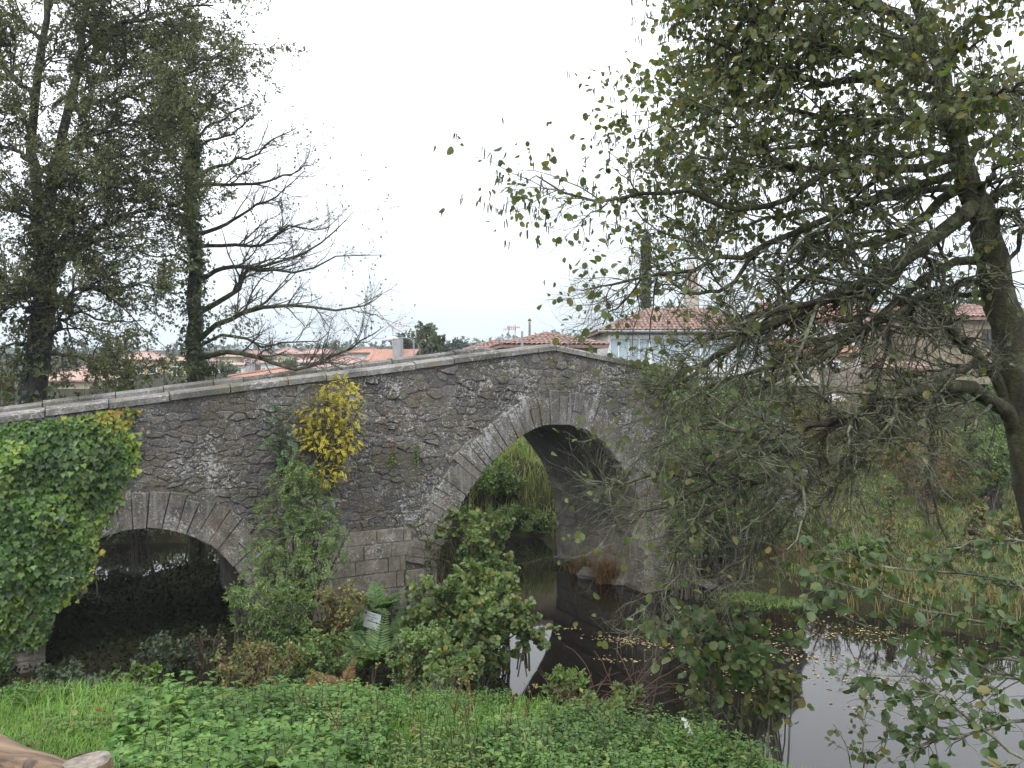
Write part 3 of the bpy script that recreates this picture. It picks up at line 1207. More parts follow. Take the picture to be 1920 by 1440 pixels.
def tiles_on(face, pitch=.26, step=.5):
    """rows of rounded clay tiles laid up one roof face"""
    P = np.array(face, float)
    e = norm(P[1] - P[0])
    nrm_ = norm(np.cross(P[1] - P[0], P[2] - P[0]))
    s = norm(np.cross(nrm_, e))
    if s[2] < 0:
        s = -s
    if nrm_[2] < 0:
        nrm_ = -nrm_
    uv = np.stack([(P - P[0]) @ e, (P - P[0]) @ s], -1)
    V, Fq = [], []
    u = uv[:, 0].min() + pitch / 2
    while u < uv[:, 0].max():
        vs_ = []
        for i in range(len(uv)):
            p, q = uv[i], uv[(i + 1) % len(uv)]
            if (p[0] > u) != (q[0] > u):
                vs_.append(p[1] + (q[1] - p[1]) * (u - p[0]) / (q[0] - p[0]))
        if len(vs_) >= 2:
            lo, hi = min(vs_), max(vs_)
            v = lo
            while v < hi - .05:
                w_ = min(v + step, hi)
                n0 = len(V)
                jit = rng.normal(0, .012)
                for vv, lift in ((v - .03, .035), (w_, .005)):
                    for k in range(5):
                        an = math.pi * k / 4
                        V.append(P[0] + e * (u + jit - math.cos(an) * pitch * .48) + s * vv + nrm_ * (lift + math.sin(an) * pitch * .34))
                for k in range(4):
                    Fq.append((n0 + k, n0 + k + 1, n0 + k + 6, n0 + k + 5))
                v = w_
        u += pitch
    return V, Fq


def house(name, label, cat, x, y, wd, dp, eave, rh, kind, wall, roofm, rz=0.0, ov=.4, wins=(), ground=None, tiles=False, group=None, chim=(), frame=FRAME_W, glass=GLASS_D):
    """eave = world height of the eaves; wins = (u, z above eave centre (negative), w, h) on the face towards the river"""
    g = gh(x, y) - .3 if ground is None else ground
    h_ = thing(name, label, cat, (x, y, g), group)
    loc = np.array([x, y, 0])
    tr = lambda v: rot2(v, rz) + loc
    mb = MB()
    b = [(-wd / 2, -dp / 2), (wd / 2, -dp / 2), (wd / 2, dp / 2), (-wd / 2, dp / 2)]
    vs_ = [(*p, g) for p in b] + [(*p, eave) for p in b]
    fs = [(0, 1, 5, 4), (1, 2, 6, 5), (2, 3, 7, 6), (3, 0, 4, 7), (4, 5, 6, 7)]
    if kind == 'gable':
        vs_ += [(-wd / 2, 0, eave + rh * .96), (wd / 2, 0, eave + rh * .96)]
        fs += [(4, 8, 7), (5, 6, 9)]
    mb.poly(tr(vs_), fs)
    mb.build("wall", wall, h_)
    faces = roof_faces(wd, dp, eave + .02, rh, kind, ov)
    mb = MB()
    for f in faces:
        P = tr(f)
        n = len(P)
        dn = np.array([0, 0, -.14])
        mb.poly(np.vstack([P, P + dn]), [tuple(range(n)), tuple(range(2 * n - 1, n - 1, -1))] + [(i, i + n, (i + 1) % n + n, (i + 1) % n) for i in range(n)])
    rf = mb.build("roof", roofm, h_)
    if tiles:
        V, Fq = [], []
        for f in faces:
            v, q = tiles_on(tr(f))
            Fq += [tuple(i + len(V) for i in k) for k in q]
            V += v
        mb = MB()
        mb.poly(V, Fq)
        mb.build("tile", roofm, rf, smooth=False, kind="stuff")
    if kind == 'hip':
        mb = MB()
        for f in faces[2:]:
            P = tr(f)
            mb.tube([P[0] + [0, 0, .05], P[2] + [0, 0, .05]], .10, 6)
            mb.tube([P[1] + [0, 0, .05], P[2] + [0, 0, .05]], .10, 6)
        mb.tube([tr(faces[0][3]) + [0, 0, .05], tr(faces[0][2]) + [0, 0, .05]], .11, 6)
        mb.build("ridge_tiles", roofm, rf)
    for u, dz, ww, hh in wins:
        cz = eave + dz
        mb = MB()
        for a, s in (((u - ww / 2, cz), (.09, hh)), ((u + ww / 2, cz), (.09, hh)), ((u, cz + hh / 2), (ww + .09, .09)), ((u, cz - hh / 2), (ww + .16, .09)), ((u, cz), (.05, hh - .1))):
            c = tr((a[0], -dp / 2 - .03, a[1]))
            mb.box(c, (s[0], .10, s[1]), rz)
        wf = mb.build("window", frame, h_)
        mb = MB()
        mb.box(tr((u, -dp / 2 - .005, cz)), (ww - .02, .03, hh - .02), rz)
        mb.build("pane", glass, wf)
    for u, v, cw, ch in chim:
        mb = MB()
        c = tr((u, v, eave + ch / 2))
        mb.box(c, (cw, cw, ch), rz)
        mb.box(c + [0, 0, ch / 2 + .16], (cw * 1.2, cw * 1.2, .06), rz)
        for a in (-1, 1):
            mb.box(c + [a * cw * .4, 0, ch / 2 + .07], (.07, cw * .8, .14), rz)
        mb.build("chimney", W_GREY, h_)
    return h_


def hp(px, d):
    return (px - 960.0) / F * d


def zp(py, d):
    return EYE + (HZ - py) / F * d


# long glazed house just over the bridge
D_ = 46.0
xg, wg = hp(1293, D_), hp(1450, D_) - hp(1136, D_)
gal = thing("gallery_house", "long house with pale glazed gallery and red tiled hip roof at the bridge end", "house", (xg, D_ + 3.2, gh(xg, D_) - .3))
ze = zp(622, D_)
mb = MB()
mb.box((xg, D_ + 3.4, (gal.location.z + ze) / 2), (wg - .3, 6.2, ze - gal.location.z))
mb.build("wall", W_WHITE, gal)
faces = roof_faces(wg, 6.6, ze + .05, 1.5, 'hip', .45)
mb = MB()
V, Fq = [], []
for f in faces:
    P = np.array(f) + [xg, D_ + 3.3, 0]
    n = len(P)
    mb.poly(np.vstack([P, P - [0, 0, .14]]), [tuple(range(n)), tuple(range(2 * n - 1, n - 1, -1))] + [(i, i + n, (i + 1) % n + n, (i + 1) % n) for i in range(n)])
    v, q = tiles_on(P, .25, .45)
    Fq += [tuple(i + len(V) for i in k) for k in q]
    V += v
rf = mb.build("roof", T_OLD, gal)
mb = MB()
mb.poly(V, Fq)
mb.build("tile", T_OLD, rf, kind="stuff")
mb = MB()
mb.tube([(xg - wg / 2 - .5, D_ - .5, ze), (xg + wg / 2 + .5, D_ - .5, ze)], .08, 8)
mb.build("gutter", METAL, gal)
npan = 16
pw_ = (wg - .2) / npan
for i in range(npan):
    cx = xg - wg / 2 + .1 + pw_ * (i + .5)
    zc, hh = ze - 1.05, 1.25
    mb = MB()
    thick = .17 if i % 4 == 0 else .07
    mb.box((cx - pw_ / 2 + thick / 2, D_ - .02, zc), (thick, .12, hh + .5))
    mb.box((cx, D_ - .02, zc + hh / 2 + .13), (pw_, .10, .22))
    mb.box((cx, D_ - .02, zc - hh / 2 - .06), (pw_, .14, .12))
    fr = mb.build("window", FRAME_W, gal)
    mb = MB()
    mb.box((cx + thick / 2, D_ + .02, zc), (pw_ - thick, .03, hh))
    mb.build("pane", GLASS_B, fr)
    mb = MB()
    mb.box((cx, D_ + .0, zc - hh / 2 - .52), (pw_ - .05, .06, .72))
    mb.build("panel", W_WHITE, gal)

house("hip_house", "stone house with weathered red hip roof rising behind the bridge crown", "house", hp(1028, 42), 44.5, hp(1092, 42) - hp(962, 42) + 1.0, 5.0, zp(648, 42), zp(624, 42) - zp(650, 42) - .05, 'hip', W_STONE, T_OLD, .12, .5, tiles=True)
house("low_house", "low red tiled house joining the hip roofed house behind the bridge", "house", hp(930, 47), 49, 3.6, 4.5, zp(659, 47), zp(645, 47) - zp(659, 47) + .2, 'hip', W_STONE, T_OLD, .12, .4, tiles=True)
house("white_house", "white house with bright orange tiled roof and grey chimney behind the alder branches", "house", hp(1545, 48), 51.5, hp(1626, 48) - hp(1462, 48), 7, zp(600, 48), zp(570, 48) - zp(598, 48) + .35, 'gable', W_WHITE, T_NEW, .02, .25,
      wins=[(-1.5, -.62, .5, .8), (-.3, -.62, .5, .8), (1.0, -.62, .5, .8)], tiles=True, chim=[(2.75, -1.2, .62, 1.5)])
house("lean_to", "low orange roofed beige annexe in front of the white house", "house", hp(1525, 45), 46.2, hp(1610, 45) - hp(1468, 45), 3.6, zp(665, 45), .85, 'gable', W_BEIGE, T_NEW, .02, .2,
      wins=[(-.9, -.9, .7, 1.0), (.8, -.9, .7, 1.0)], tiles=True)
house("brown_house", "brown tiled stone house between the white house and the alder trunk", "house", hp(1690, 47), 50, hp(1745, 47) - hp(1628, 47), 6, zp(606, 47), 1.0, 'gable', W_STONE, T_OLD, -.05, .25,
      wins=[(-.6, -1.0, .6, .9), (.8, -1.0, .6, .9)], tiles=True, frame=FRAME_D)
house("ochre_house", "ochre stone house with old tiles seen past the alder trunk", "house", hp(1835, 44), 47, hp(1975, 44) - hp(1745, 44), 6, zp(596, 44), .9, 'gable', W_STONE, T_OLD, .04, .3,
      wins=[(-1.6, -1.1, .6, .9), (.4, -1.1, .6, .9)], tiles=True, frame=FRAME_D)
house("garden_shed", "small tiled shed with a dark doorway below the brown house", "shed", hp(1705, 38), 39.2, 1.9, 1.8, zp(690, 38), .3, 'gable', W_STONE, T_OLD, 0, .2, wins=[(0, -.55, .9, 1.0)], frame=FRAME_D, glass=DARK)
fence = thing("board_fence", "weathered grey board fence below the orange roofed annexe", "fence", (hp(1590, 39), 39, gh(hp(1590, 39), 39)))
for i in range(14):
    x_ = hp(1540, 39) + i * .19
    mb = MB()
    zt = zp(690 + rng.uniform(-3, 3), 39)
    zb = gh(x_, 39) - .1
    mb.box((x_, 39, (zt + zb) / 2), (.165, .03, zt - zb))
    mb.build("board", WOODY, fence)
for dz in (.25, .9):
    mb = MB()
    mb.box((hp(1540, 39) + 1.25, 39.04, zp(690, 39) - dz), (2.7, .05, .09))
    mb.build("rail", WOODY, fence)
mb = MB()
for a in ((1552, 745, .5, .3), (1572, 748, .35, .22)):
    mb.box((hp(a[0], 37), 37, zp(a[1], 37)), (a[2], .5, a[3]), .1)
tag(mb.build("white_crate", FRAME_W, None), "white boxes stacked in front of the board fence", "crate")

# church bell tower
TX, TD = hp(1296, 130), 130
tw_ = thing("church_tower", "pale granite church bell tower with arched openings rising over the glazed house", "tower", (TX, TD, 8))
for nm, (z0, z1, wd) in {"shaft": (8, zp(545, TD), 2.1), "cornice": (zp(545, TD), zp(541, TD), 2.5)}.items():
    mb = MB()
    mb.box((TX, TD, (z0 + z1) / 2), (wd, wd, z1 - z0))
    mb.build(nm, W_TOWER, tw_)
mb = MB()
zb, zt = zp(541, TD), zp(517, TD)
for sx in (-.75, 0, .75):
    for sy in (-.75, .75):
        mb.box((TX + sx, TD + sy, (zb + zt) / 2), (.34, .34, zt - zb))
mb.box((TX, TD, zt + .12), (2.1, 2.1, .26))
for sx in (-.38, .38):
    for k in range(5):
        an = math.pi * (k + .5) / 5
        mb.box((TX + sx - math.cos(an) * .24, TD - .75, zt - .42 + math.sin(an) * .30), (.16, .3, .2))
mb.build("belfry", W_TOWER, tw_)
mb = MB()
zt2 = zp(499, TD)
mb.box((TX, TD, (zt + .25 + zt2) / 2), (1.5, 1.5, zt2 - zt - .25), 0, .75)
for sx in (-1, 1):
    mb.box((TX + sx * .9, TD - .9, zt + .7), (.22, .22, .9), 0, .3)
mb.build("lantern", W_TOWER, tw_)
mb = MB()
mb.box((TX, TD, zt2 + .45), (1.1, 1.1, .9), 0, .2)
mb.tube([(TX, TD, zt2 + .8), (TX, TD, zt2 + 1.9)], .06, 6)
mb.build("spire", W_TOWER, tw_)
mb = MB()
for sx in (-.38, .38):
    mb.tube([(TX + sx, TD - .6, zt - 1.4), (TX + sx, TD - .6, zt - 1.1), (TX + sx, TD - .6, zt - .75)], [.30, .2, .10], 10)
mb.build("bell", RUSTM, tw_)

# houses of the town on the far hillside, left of the bridge crown
def far_house(px0, px1, pe, pr, d, wall, roof, label, kind='hip', nw=3, floors=1, chim=(), dp=None, cat="house", name="town_house", rz=0.0, frame=FRAME_W):
    x0, x1 = hp(px0, d), hp(px1, d)
    wd = x1 - x0
    ez = zp(pe, d)
    wins = []
    fw = wd / max(nw, 1)
    for f in range(floors):
        for i in range(nw):
            wins.append((-wd / 2 + fw * (i + .5), -1.5 - 2.9 * f, min(1.3, fw * .5), 1.3))
    return house(name, label, cat, (x0 + x1) / 2, d, wd, dp or wd * .7, ez, zp(pr, d) - ez, kind, wall, roof, rz, .5, wins=wins if nw else (), group=None, chim=chim, frame=frame)


far_house(470, 592, 706, 691, 62, W_CREAM, T_NEW, "long low house with a smooth orange roof just over the parapet", nw=0, dp=6, chim=[(-2.2, -1.0, .6, 1.0)], name="low_house")
far_house(600, 708, 692, 670, 70, W_BEIGE, T_PINK, "house with faded pink roof behind the long bare branch", nw=0, dp=7, name="low_house")
far_house(664, 716, 661, 654, 110, W_WHITE, T_NEW, "white hip roofed house left of the grey chimney", nw=4)
far_house(706, 780, 680, 655, 88, W_GREY, T_NEW, "slate grey gabled house with orange roof and large chimney", 'gable', nw=0, chim=[(.9, -1.6, .8, 2.7)], rz=-.25, dp=5)
far_house(560, 640, 663.5, 655, 150, W_SALMON, T_PINK, "pink brick apartment house right of the yellow block", nw=5, floors=2, cat="apartment block", name="apartment_block")
far_house(523, 560, 662.5, 653, 155, W_OCHRE, T_PINK, "yellow apartment block with orange roof on the hillside", nw=3, floors=3, cat="apartment block", name="apartment_block")
far_house(460, 500, 666.5, 657, 165, W_SALMON, T_OLD, "red brick apartment block left of the yellow one", nw=3, floors=3, cat="apartment block", name="apartment_block")
far_house(412, 447, 668.5, 662, 160, W_OCHRE, T_PINK, "small yellow and red block beside the ivy covered trunk", nw=2, floors=2, cat="apartment block", name="apartment_block")
far_house(408, 462, 684, 680, 130, W_WHITE, T_PINK, "low white building below the red brick block", 'gable', nw=5)
far_house(496, 560, 680, 676, 135, W_WHITE, T_PINK, "long white building below the yellow block", 'gable', nw=6)
far_house(566, 610, 679, 674, 128, W_GREY, T_PINK, "grey house half hidden by the hanging branch", 'gable', nw=3)
far_house(330, 395, 677, 664, 120, W_CREAM, T_PINK, "cream house behind the second ivy covered trunk", nw=3, floors=2)
far_house(240, 310, 674, 660, 125, W_OCHRE, T_PINK, "ochre house behind the hedge between the two trunks", nw=3, floors=2)
far_house(120, 200, 712, 688, 80, W_CREAM, T_PINK, "pink roofed house low between the left trunk and the hedge", nw=0, dp=7)
far_house(1080, 1135, 665, 652, 75, W_CREAM, T_OLD, "small red roof between the hip house and glazed house", nw=0, dp=5)
far_house(1405, 1470, 604, 585, 75, W_WHITE, T_PINK, "pink roofed house behind the right end of the gallery", nw=2)


# poles, aerials, lamp
def pole(name, label, cat, px, py0, py1, d, r=.05, m=METAL, extra=None):
    x = hp(px, d)
    z1 = zp(py0, d)
    z0 = zp(py1, d)
    t = thing(name, label, cat, (x, d, z0))
    mb = MB()
    mb.tube([(x, d, z0), (x, d, (z0 + z1) / 2), (x, d, z1)], [r, r * .9, r * .75], 8)
    mb.build("mast" if cat == "aerial" else "shaft", m, t)
    if extra:
        extra(t, x, d, z1)
    return t


def yagi(t, x, d, z, s=1.0, m=METAL):
    mb = MB()
    mb.tube([(x - .55 * s, d, z - .08), (x + .75 * s, d, z - .08)], .016, 5)
    for k in range(7):
        xx = x - .5 * s + k * .2 * s
        l = (.42 - .03 * k) * s
        mb.tube([(xx, d - l * .6, z - .08 - l * .5), (xx, d + l * .6, z - .08 + l * .5)], .013, 5)
    mb.build("antenna", m, t)


pole("roof_aerial", "thin mast with small red and white aerial left of the dark conifer", "aerial", 737, 612, 665, 60, .03, METAL, lambda t, x, d, z: yagi(t, x + .5, d, z + .1, 1.0, RUSTM))
pole("roof_aerial", "thin aerial on the red house, left one of the close pair", "aerial", 954, 611, 660, 44, .025, METAL, lambda t, x, d, z: yagi(t, x, d, z - .1, .55))
pole("roof_aerial", "thin aerial on the red house, right one of the close pair", "aerial", 966, 609, 655, 44, .025, METAL, lambda t, x, d, z: yagi(t, x - .15, d, z - .05, .55, RUSTM))
pole("roof_aerial", "short aerial with long crossbar left of the close pair", "aerial", 938, 630, 665, 43, .025, METAL, lambda t, x, d, z: yagi(t, x, d, z - .02, .5))
pole("stove_pipe", "grey stove pipe standing in front of the red hip roof", "pipe", 979, 621, 660, 40, .07)


def pipe_cap(t, x, d, z):
    mb = MB()
    mb.tube([(x, d, z + .04), (x, d, z + .12), (x, d, z + .2)], [.10, .09, .02], 8)
    mb.build("cap", FRAME_D, t)


pole("stove_pipe", "taller dark capped stove pipe on the red hip roof", "pipe", 993, 604, 645, 43.5, .075, WOODY, pipe_cap)
pole("iron_post", "slim pale post behind the right slope of the bridge", "post", 1065, 635, 680, 34, .04)
pole("roof_aerial", "tall hair-thin mast above the glazed house corner", "aerial", 1170, 545, 612, 50, .02)


def lamp_head(t, x, d, z):
    mb = MB()
    mb.tube([(x, d, z - .2), (x - .3, d, z + .05), (x - .9, d, z + .12), (x - 1.2, d, z + .06)], .035, 6)
    mb.build("arm", METAL, t)
    mb = MB()
    mb.tube([(x - 1.1, d, z + .07), (x - 1.35, d, z + .07), (x - 1.75, d, z + .0), (x - 1.95, d, z - .03)], [.06, .15, .16, .05], 8)
    mb.build("lamp_head", FRAME_W, t)


pole("street_lamp", "street lamp with white head leaning left before the pale tree", "street lamp", 776, 636, 690, 55, .06, METAL, lamp_head)

# ------------------------------------------------------------------ trees
def pix_path(pts, n, wob_=0.0):
    """pixels with depth -> smooth world path"""
    P = smooth_path(np.array([at(*p) for p in pts]), n)
    if wob_:
        P[1:-1] += rng.normal(0, wob_, P[1:-1].shape)
    return P


def shrub(name, label, cat, base, c, r, stems=9, twigs=9, nleaf=2500, S=.06, W=.6, shape="quad", mat=None, bark=BARK_G, up=.9, droop=.1, ind=0, group=None, twl=.45, stem_r=.02, spread=.8, loose=.25):
    """stems from the base fan out into an uneven ellipsoid, twigs fork off them and carry the leaves"""
    base, c, r = np.array(base, float), np.array(c, float), np.array(r, float)
    t = thing(name, label, cat, tuple(base), group)
    u = norm(rng.normal(0, 1, (stems, 3)))
    u[:, 2] = np.abs(u[:, 2]) * .9 - .25
    rad = rng.uniform(.45, 1.0 + loose, (stems, 1))
    T = c + u * rad * r
    T[:, 2] = np.maximum(T[:, 2], base[2] + .1)
    P0 = base + rng.normal(0, .06 + .12 * r[0], (stems, 3)) * np.array([1, 1, 0])
    C = P0 * .55 + T * .45
    C[:, 2] = P0[:, 2] * .3 + T[:, 2] * .75
    s = np.linspace(0, 1, 8)[None, :, None]
    P = (1 - s) ** 2 * P0[:, None] + 2 * s * (1 - s) * C[:, None] + s * s * T[:, None]
    P[:, 1:] += rng.normal(0, .02 * r.mean() + .004, P[:, 1:].shape)
    Rs = stem_r * np.linspace(1, .3, 8)[None] * rng.uniform(.6, 1.2, (stems, 1))
    tb = Tubes()
    tb.add(P, Rs, 5)
    pos, d, rr, _ = sprout(P, Rs, twigs, .25, 1.0, .85, .3)
    L = twl * r.mean() * rng.uniform(.4, 1.15, len(pos))
    P2, R2 = grow(pos, d, L, np.minimum(rr * .7, .012 + .004 * r.mean()), 4, .22, (0, 0, .10 - droop * .6))
    tb.add(P2, R2, 4)
    pos, d, rr, _ = sprout(P2, R2, 3, .15, 1.0, .8, .3)
    P3, R3 = grow(pos, d, twl * .55 * r.mean() * rng.uniform(.4, 1.1, len(pos)), np.minimum(rr * .7, .006), 3, .25, (0, 0, .05 - droop * .6))
    tb.add(P3, R3, 3)
    tb.build("stems", bark, t, kind="stuff")
    n3 = nleaf * .72 / max(len(P3), 1)
    a = leaves_on(P3, n3, .1, spread, droop, up)
    b = leaves_on(P2, nleaf * .28 / max(len(P2), 1), .3, spread, droop, up)
    A = [np.concatenate([p, q]) for p, q in zip(a, b)]
    Sz = S * rng.uniform(.6, 1.25, len(A[0]))
    foliage(t, mat, A[0], A[1], A[2], Sz, W, shape, ind)
    return t


def shrub_px(name, label, cat, px, py, rx, ry, d, dy=None, base_py=None, **k):
    c = at(px, py, d)
    rx_, rz_ = rx / F * d, ry / F * d
    bx = c[0]
    by = d
    bz = gh(bx, by)
    if base_py is not None:
        bz = zp(base_py, d)
    return shrub(name, label, cat, (bx, by, bz), c, (rx_, (dy if dy else rx_ * .8), rz_), **k)


# ---- the leafy tree at far left, two stems, ivy on the trunk
def ivy_on(t, P, Rr, n, S, mat=L_IVYD, thick=1.0, ind=0):
    m = len(P)
    s = rng.uniform(0, m - 1.001, n)
    i = s.astype(int)
    f = (s - i)[:, None]
    c = P[i] + (P[i + 1] - P[i]) * f
    r = Rr[i] * (1 - f[:, 0]) + Rr[i + 1] * f[:, 0]
    a = rng.uniform(0, 2 * np.pi, n)
    o = np.stack([np.cos(a), np.sin(a), np.zeros(n)], -1)
    pos = c + o * (r * (1 + rng.exponential(.45, n) * thick))[:, None]
    d = norm(o * .5 + rng.normal(0, .5, o.shape) + np.array([0, 0, -.6]))
    foliage(t, mat, pos, d, norm(o + rng.normal(0, .4, o.shape) + np.array([0, 0, .4])), S * rng.uniform(.6, 1.2, n), .95, "ivy", ind, name="ivy_leaves")


def limb(pts, n, r0, r1, wob_=.03):
    P = pix_path(pts, n, wob_)
    return P, np.linspace(r0, r1, n) ** 1.0


def ramify(limbs, tb, n2, l2, n3, l3, n4, l4, k=(5, 4, 3), wig=.2, trop=.05, flat=.35, lo=.15, ang=.85, r2=.55, rmax=(.03, .012, .006), bias=None):
    """three orders of branching off a list of (path, radii); returns the two outermost orders"""
    P = np.stack([a for a, _ in limbs])
    Rr = np.stack([b for _, b in limbs])
    ln = np.linalg.norm(np.diff(P, axis=1), axis=-1).sum(1)
    pos, d, rr, idx = sprout(P, Rr, n2 * ln, lo, 1.0, ang, .25, flat, bias)
    L = l2 * rng.uniform(.35, 1.25, len(pos)) * np.clip(ln[idx] / 3.0, .6, 1.4)
    A, Ar = grow(pos, d, L, np.minimum(rr * r2, rmax[0]), 6, wig, (0, 0, trop))
    tb.add(A, Ar, k[0])
    pos, d, rr, _ = sprout(A, Ar, n3, .12, 1.0, .8, .28, flat)
    B, Br = grow(pos, d, l3 * rng.uniform(.35, 1.2, len(pos)), np.minimum(rr * .65, rmax[1]), 5, wig * 1.15, (0, 0, trop * .6))
    tb.add(B, Br, k[1])
    pos, d, rr, _ = sprout(B, Br, n4, .1, 1.0, .75, .3, flat)
    C, Cr = grow(pos, d, l4 * rng.uniform(.4, 1.15, len(pos)), np.minimum(rr * .7, rmax[2]), 4, wig * 1.3, (0, 0, trop * .3))
    tb.add(C, Cr, k[2])
    return A, B, C


def joined_limbs(tree, limbs, mat, k=7, name="limb"):
    for P, Rr in limbs:
        V, Fq = tube_geo(P[None], Rr[None], k)
        part(name, V, Fq, mat, tree, smooth=True)


n_ = 14
T1 = thing("leafy_tree", "tall dense leafy tree with forked ivy covered trunk at the left edge", "tree", tuple(at(66, 800, 21)))
bz1 = gh(T1.location.x, 21) - .2
tr1 = limb([(62, HZ - (bz1 - EYE) * F / 21, 21), (62, 760, 21), (74, 640, 21), (84, 540, 21), (86, 450, 21), (80, 390, 21)], 16, .36, .20)
st1 = limb([(82, 420, 21), (66, 330, 20.9), (55, 260, 20.8), (68, 150, 20.7), (88, 40, 20.6), (96, -80, 20.6), (90, -220, 20.6)], 16, .165, .04)
st2 = limb([(84, 420, 21), (98, 340, 21.2), (114, 270, 21.3), (128, 200, 21.3), (148, 120, 21.4), (158, 30, 21.4), (170, -100, 21.4), (176, -260, 21.4)], 16, .17, .04)
joined_limbs(T1, [tr1], BARK_D, 10, "trunk")
joined_limbs(T1, [st1, st2], BARK_D, 8, "stem")
ivy_on(T1, tr1[0], tr1[1], 1500, .13)
L1 = [limb(p, n_, a, b, .05) for p, a, b in [
    ([(128, 205, 21.3), (170, 190, 20.8), (215, 185, 20.4), (280, 160, 20.0), (350, 130, 19.7), (410, 105, 19.5)], .085, .02),
    ([(138, 155, 21.3), (165, 110, 21.5), (205, 70, 21.7), (260, 20, 22), (330, -30, 22)], .08, .02),
    ([(150, 100, 21.4), (200, 50, 20.6), (270, 40, 20), (340, 20, 19.6), (400, 10, 19.3)], .07, .02),
    ([(160, 20, 21.4), (230, -40, 21), (320, -70, 21), (420, -80, 21)], .07, .02),
    ([(112, 275, 21.3), (150, 260, 21.8), (210, 240, 22.4), (270, 225, 22.8), (320, 215, 23)], .06, .015),
    ([(96, 350, 21.2), (140, 330, 21.0), (190, 300, 21.0), (250, 290, 21.0), (310, 285, 21.2)], .07, .015),
    ([(95, 500, 21), (140, 470, 20.6), (190, 420, 20.2), (240, 400, 20), (300, 390, 19.9)], .10, .02),
    ([(92, 520, 21), (130, 480, 21.6), (180, 455, 22.2), (230, 440, 22.6), (290, 450, 23)], .10, .02),
    ([(88, 570, 21), (120, 560, 20.6), (160, 540, 20.2), (220, 540, 20), (280, 530, 19.9), (320, 540, 19.9)], .07, .015),
    ([(80, 640, 21), (110, 610, 20.8), (140, 590, 20.6), (200, 600, 20.6), (270, 600, 20.7)], .06, .015),
    ([(78, 660, 21), (120, 665, 20.6), (160, 672, 20.4), (220, 690, 20.3), (280, 680, 20.2)], .06, .012),
    ([(84, 440, 21), (70, 420, 20.0), (50, 400, 19.4), (20, 380, 19.0)], .05, .012),
    ([(60, 270, 20.8), (50, 240, 20.0), (30, 200, 19.4), (10, 160, 19.0)], .05, .012),
    ([(68, 160, 20.7), (80, 130, 19.9), (100, 90, 19.3), (120, 40, 19.0)], .05, .012),
    ([(78, 600, 21), (60, 580, 20.0), (30, 570, 19.6), (0, 560, 19.4)], .05, .012),
    ([(62, 330, 20.9), (100, 340, 20.0), (130, 350, 19.4), (150, 330, 19.0)], .05, .012),
    ([(60, 300, 20.8), (20, 280, 20.6), (-40, 240, 20.4), (-110, 210, 20.2)], .07, .02),
    ([(66, 180, 20.7), (30, 150, 20.3), (-30, 90, 20), (-100, 60, 19.8)], .07, .02),
    ([(80, 80, 20.6), (40, 40, 20.8), (-10, 20, 21), (-70, -20, 21)], .06, .02),
    ([(78, 430, 21), (40, 400, 20.6), (-10, 380, 20.3), (-80, 370, 20)], .08, .02),
    ([(76, 560, 21), (30, 540, 20.5), (-20, 520, 20.2), (-80, 530, 20)], .07, .02),
    ([(90, 20, 20.6), (130, -30, 20.2), (190, -70, 20), (250, -90, 19.8)], .06, .02),
    ([(62, 640, 21), (30, 650, 20.6), (-20, 660, 20.4), (-70, 690, 20.2)], .05, .015),
    ([(70, 330, 21), (110, 300, 19.9), (180, 250, 19.4), (260, 230, 19.2), (330, 190, 19.2)], .06, .015),
    ([(100, 200, 21), (170, 160, 22), (240, 120, 22.6), (300, 80, 22.8), (370, 60, 22.8)], .06, .015),
    ([(84, 500, 21), (130, 420, 20), (180, 360, 19.6), (250, 350, 19.4), (320, 330, 19.4)], .06, .015)]]
joined_limbs(T1, L1, BARK_D, 6)
tb = Tubes()
A1, B1, C1 = ramify(L1, tb, 4.4, 1.6, 8.0, .85, 6.0, .42, (5, 3, 3), .20, .03, .2, rmax=(.032, .016, .010))
tb.build("twigs", BARK_D, T1, kind="stuff")
pos, d, nn = leaves_on(C1, 9.5, .1, .9, .15, .5)
p2, d2, n2_ = leaves_on(B1, 5, .2, .9, .15, .5)
pos, d, nn = np.concatenate([pos, p2]), np.concatenate([d, d2]), np.concatenate([nn, n2_])
foliage(T1, L_BIG, pos, d, nn, .062 * rng.uniform(.65, 1.2, len(pos)), .78, "quad")
print("tree1 leaves", len(pos))

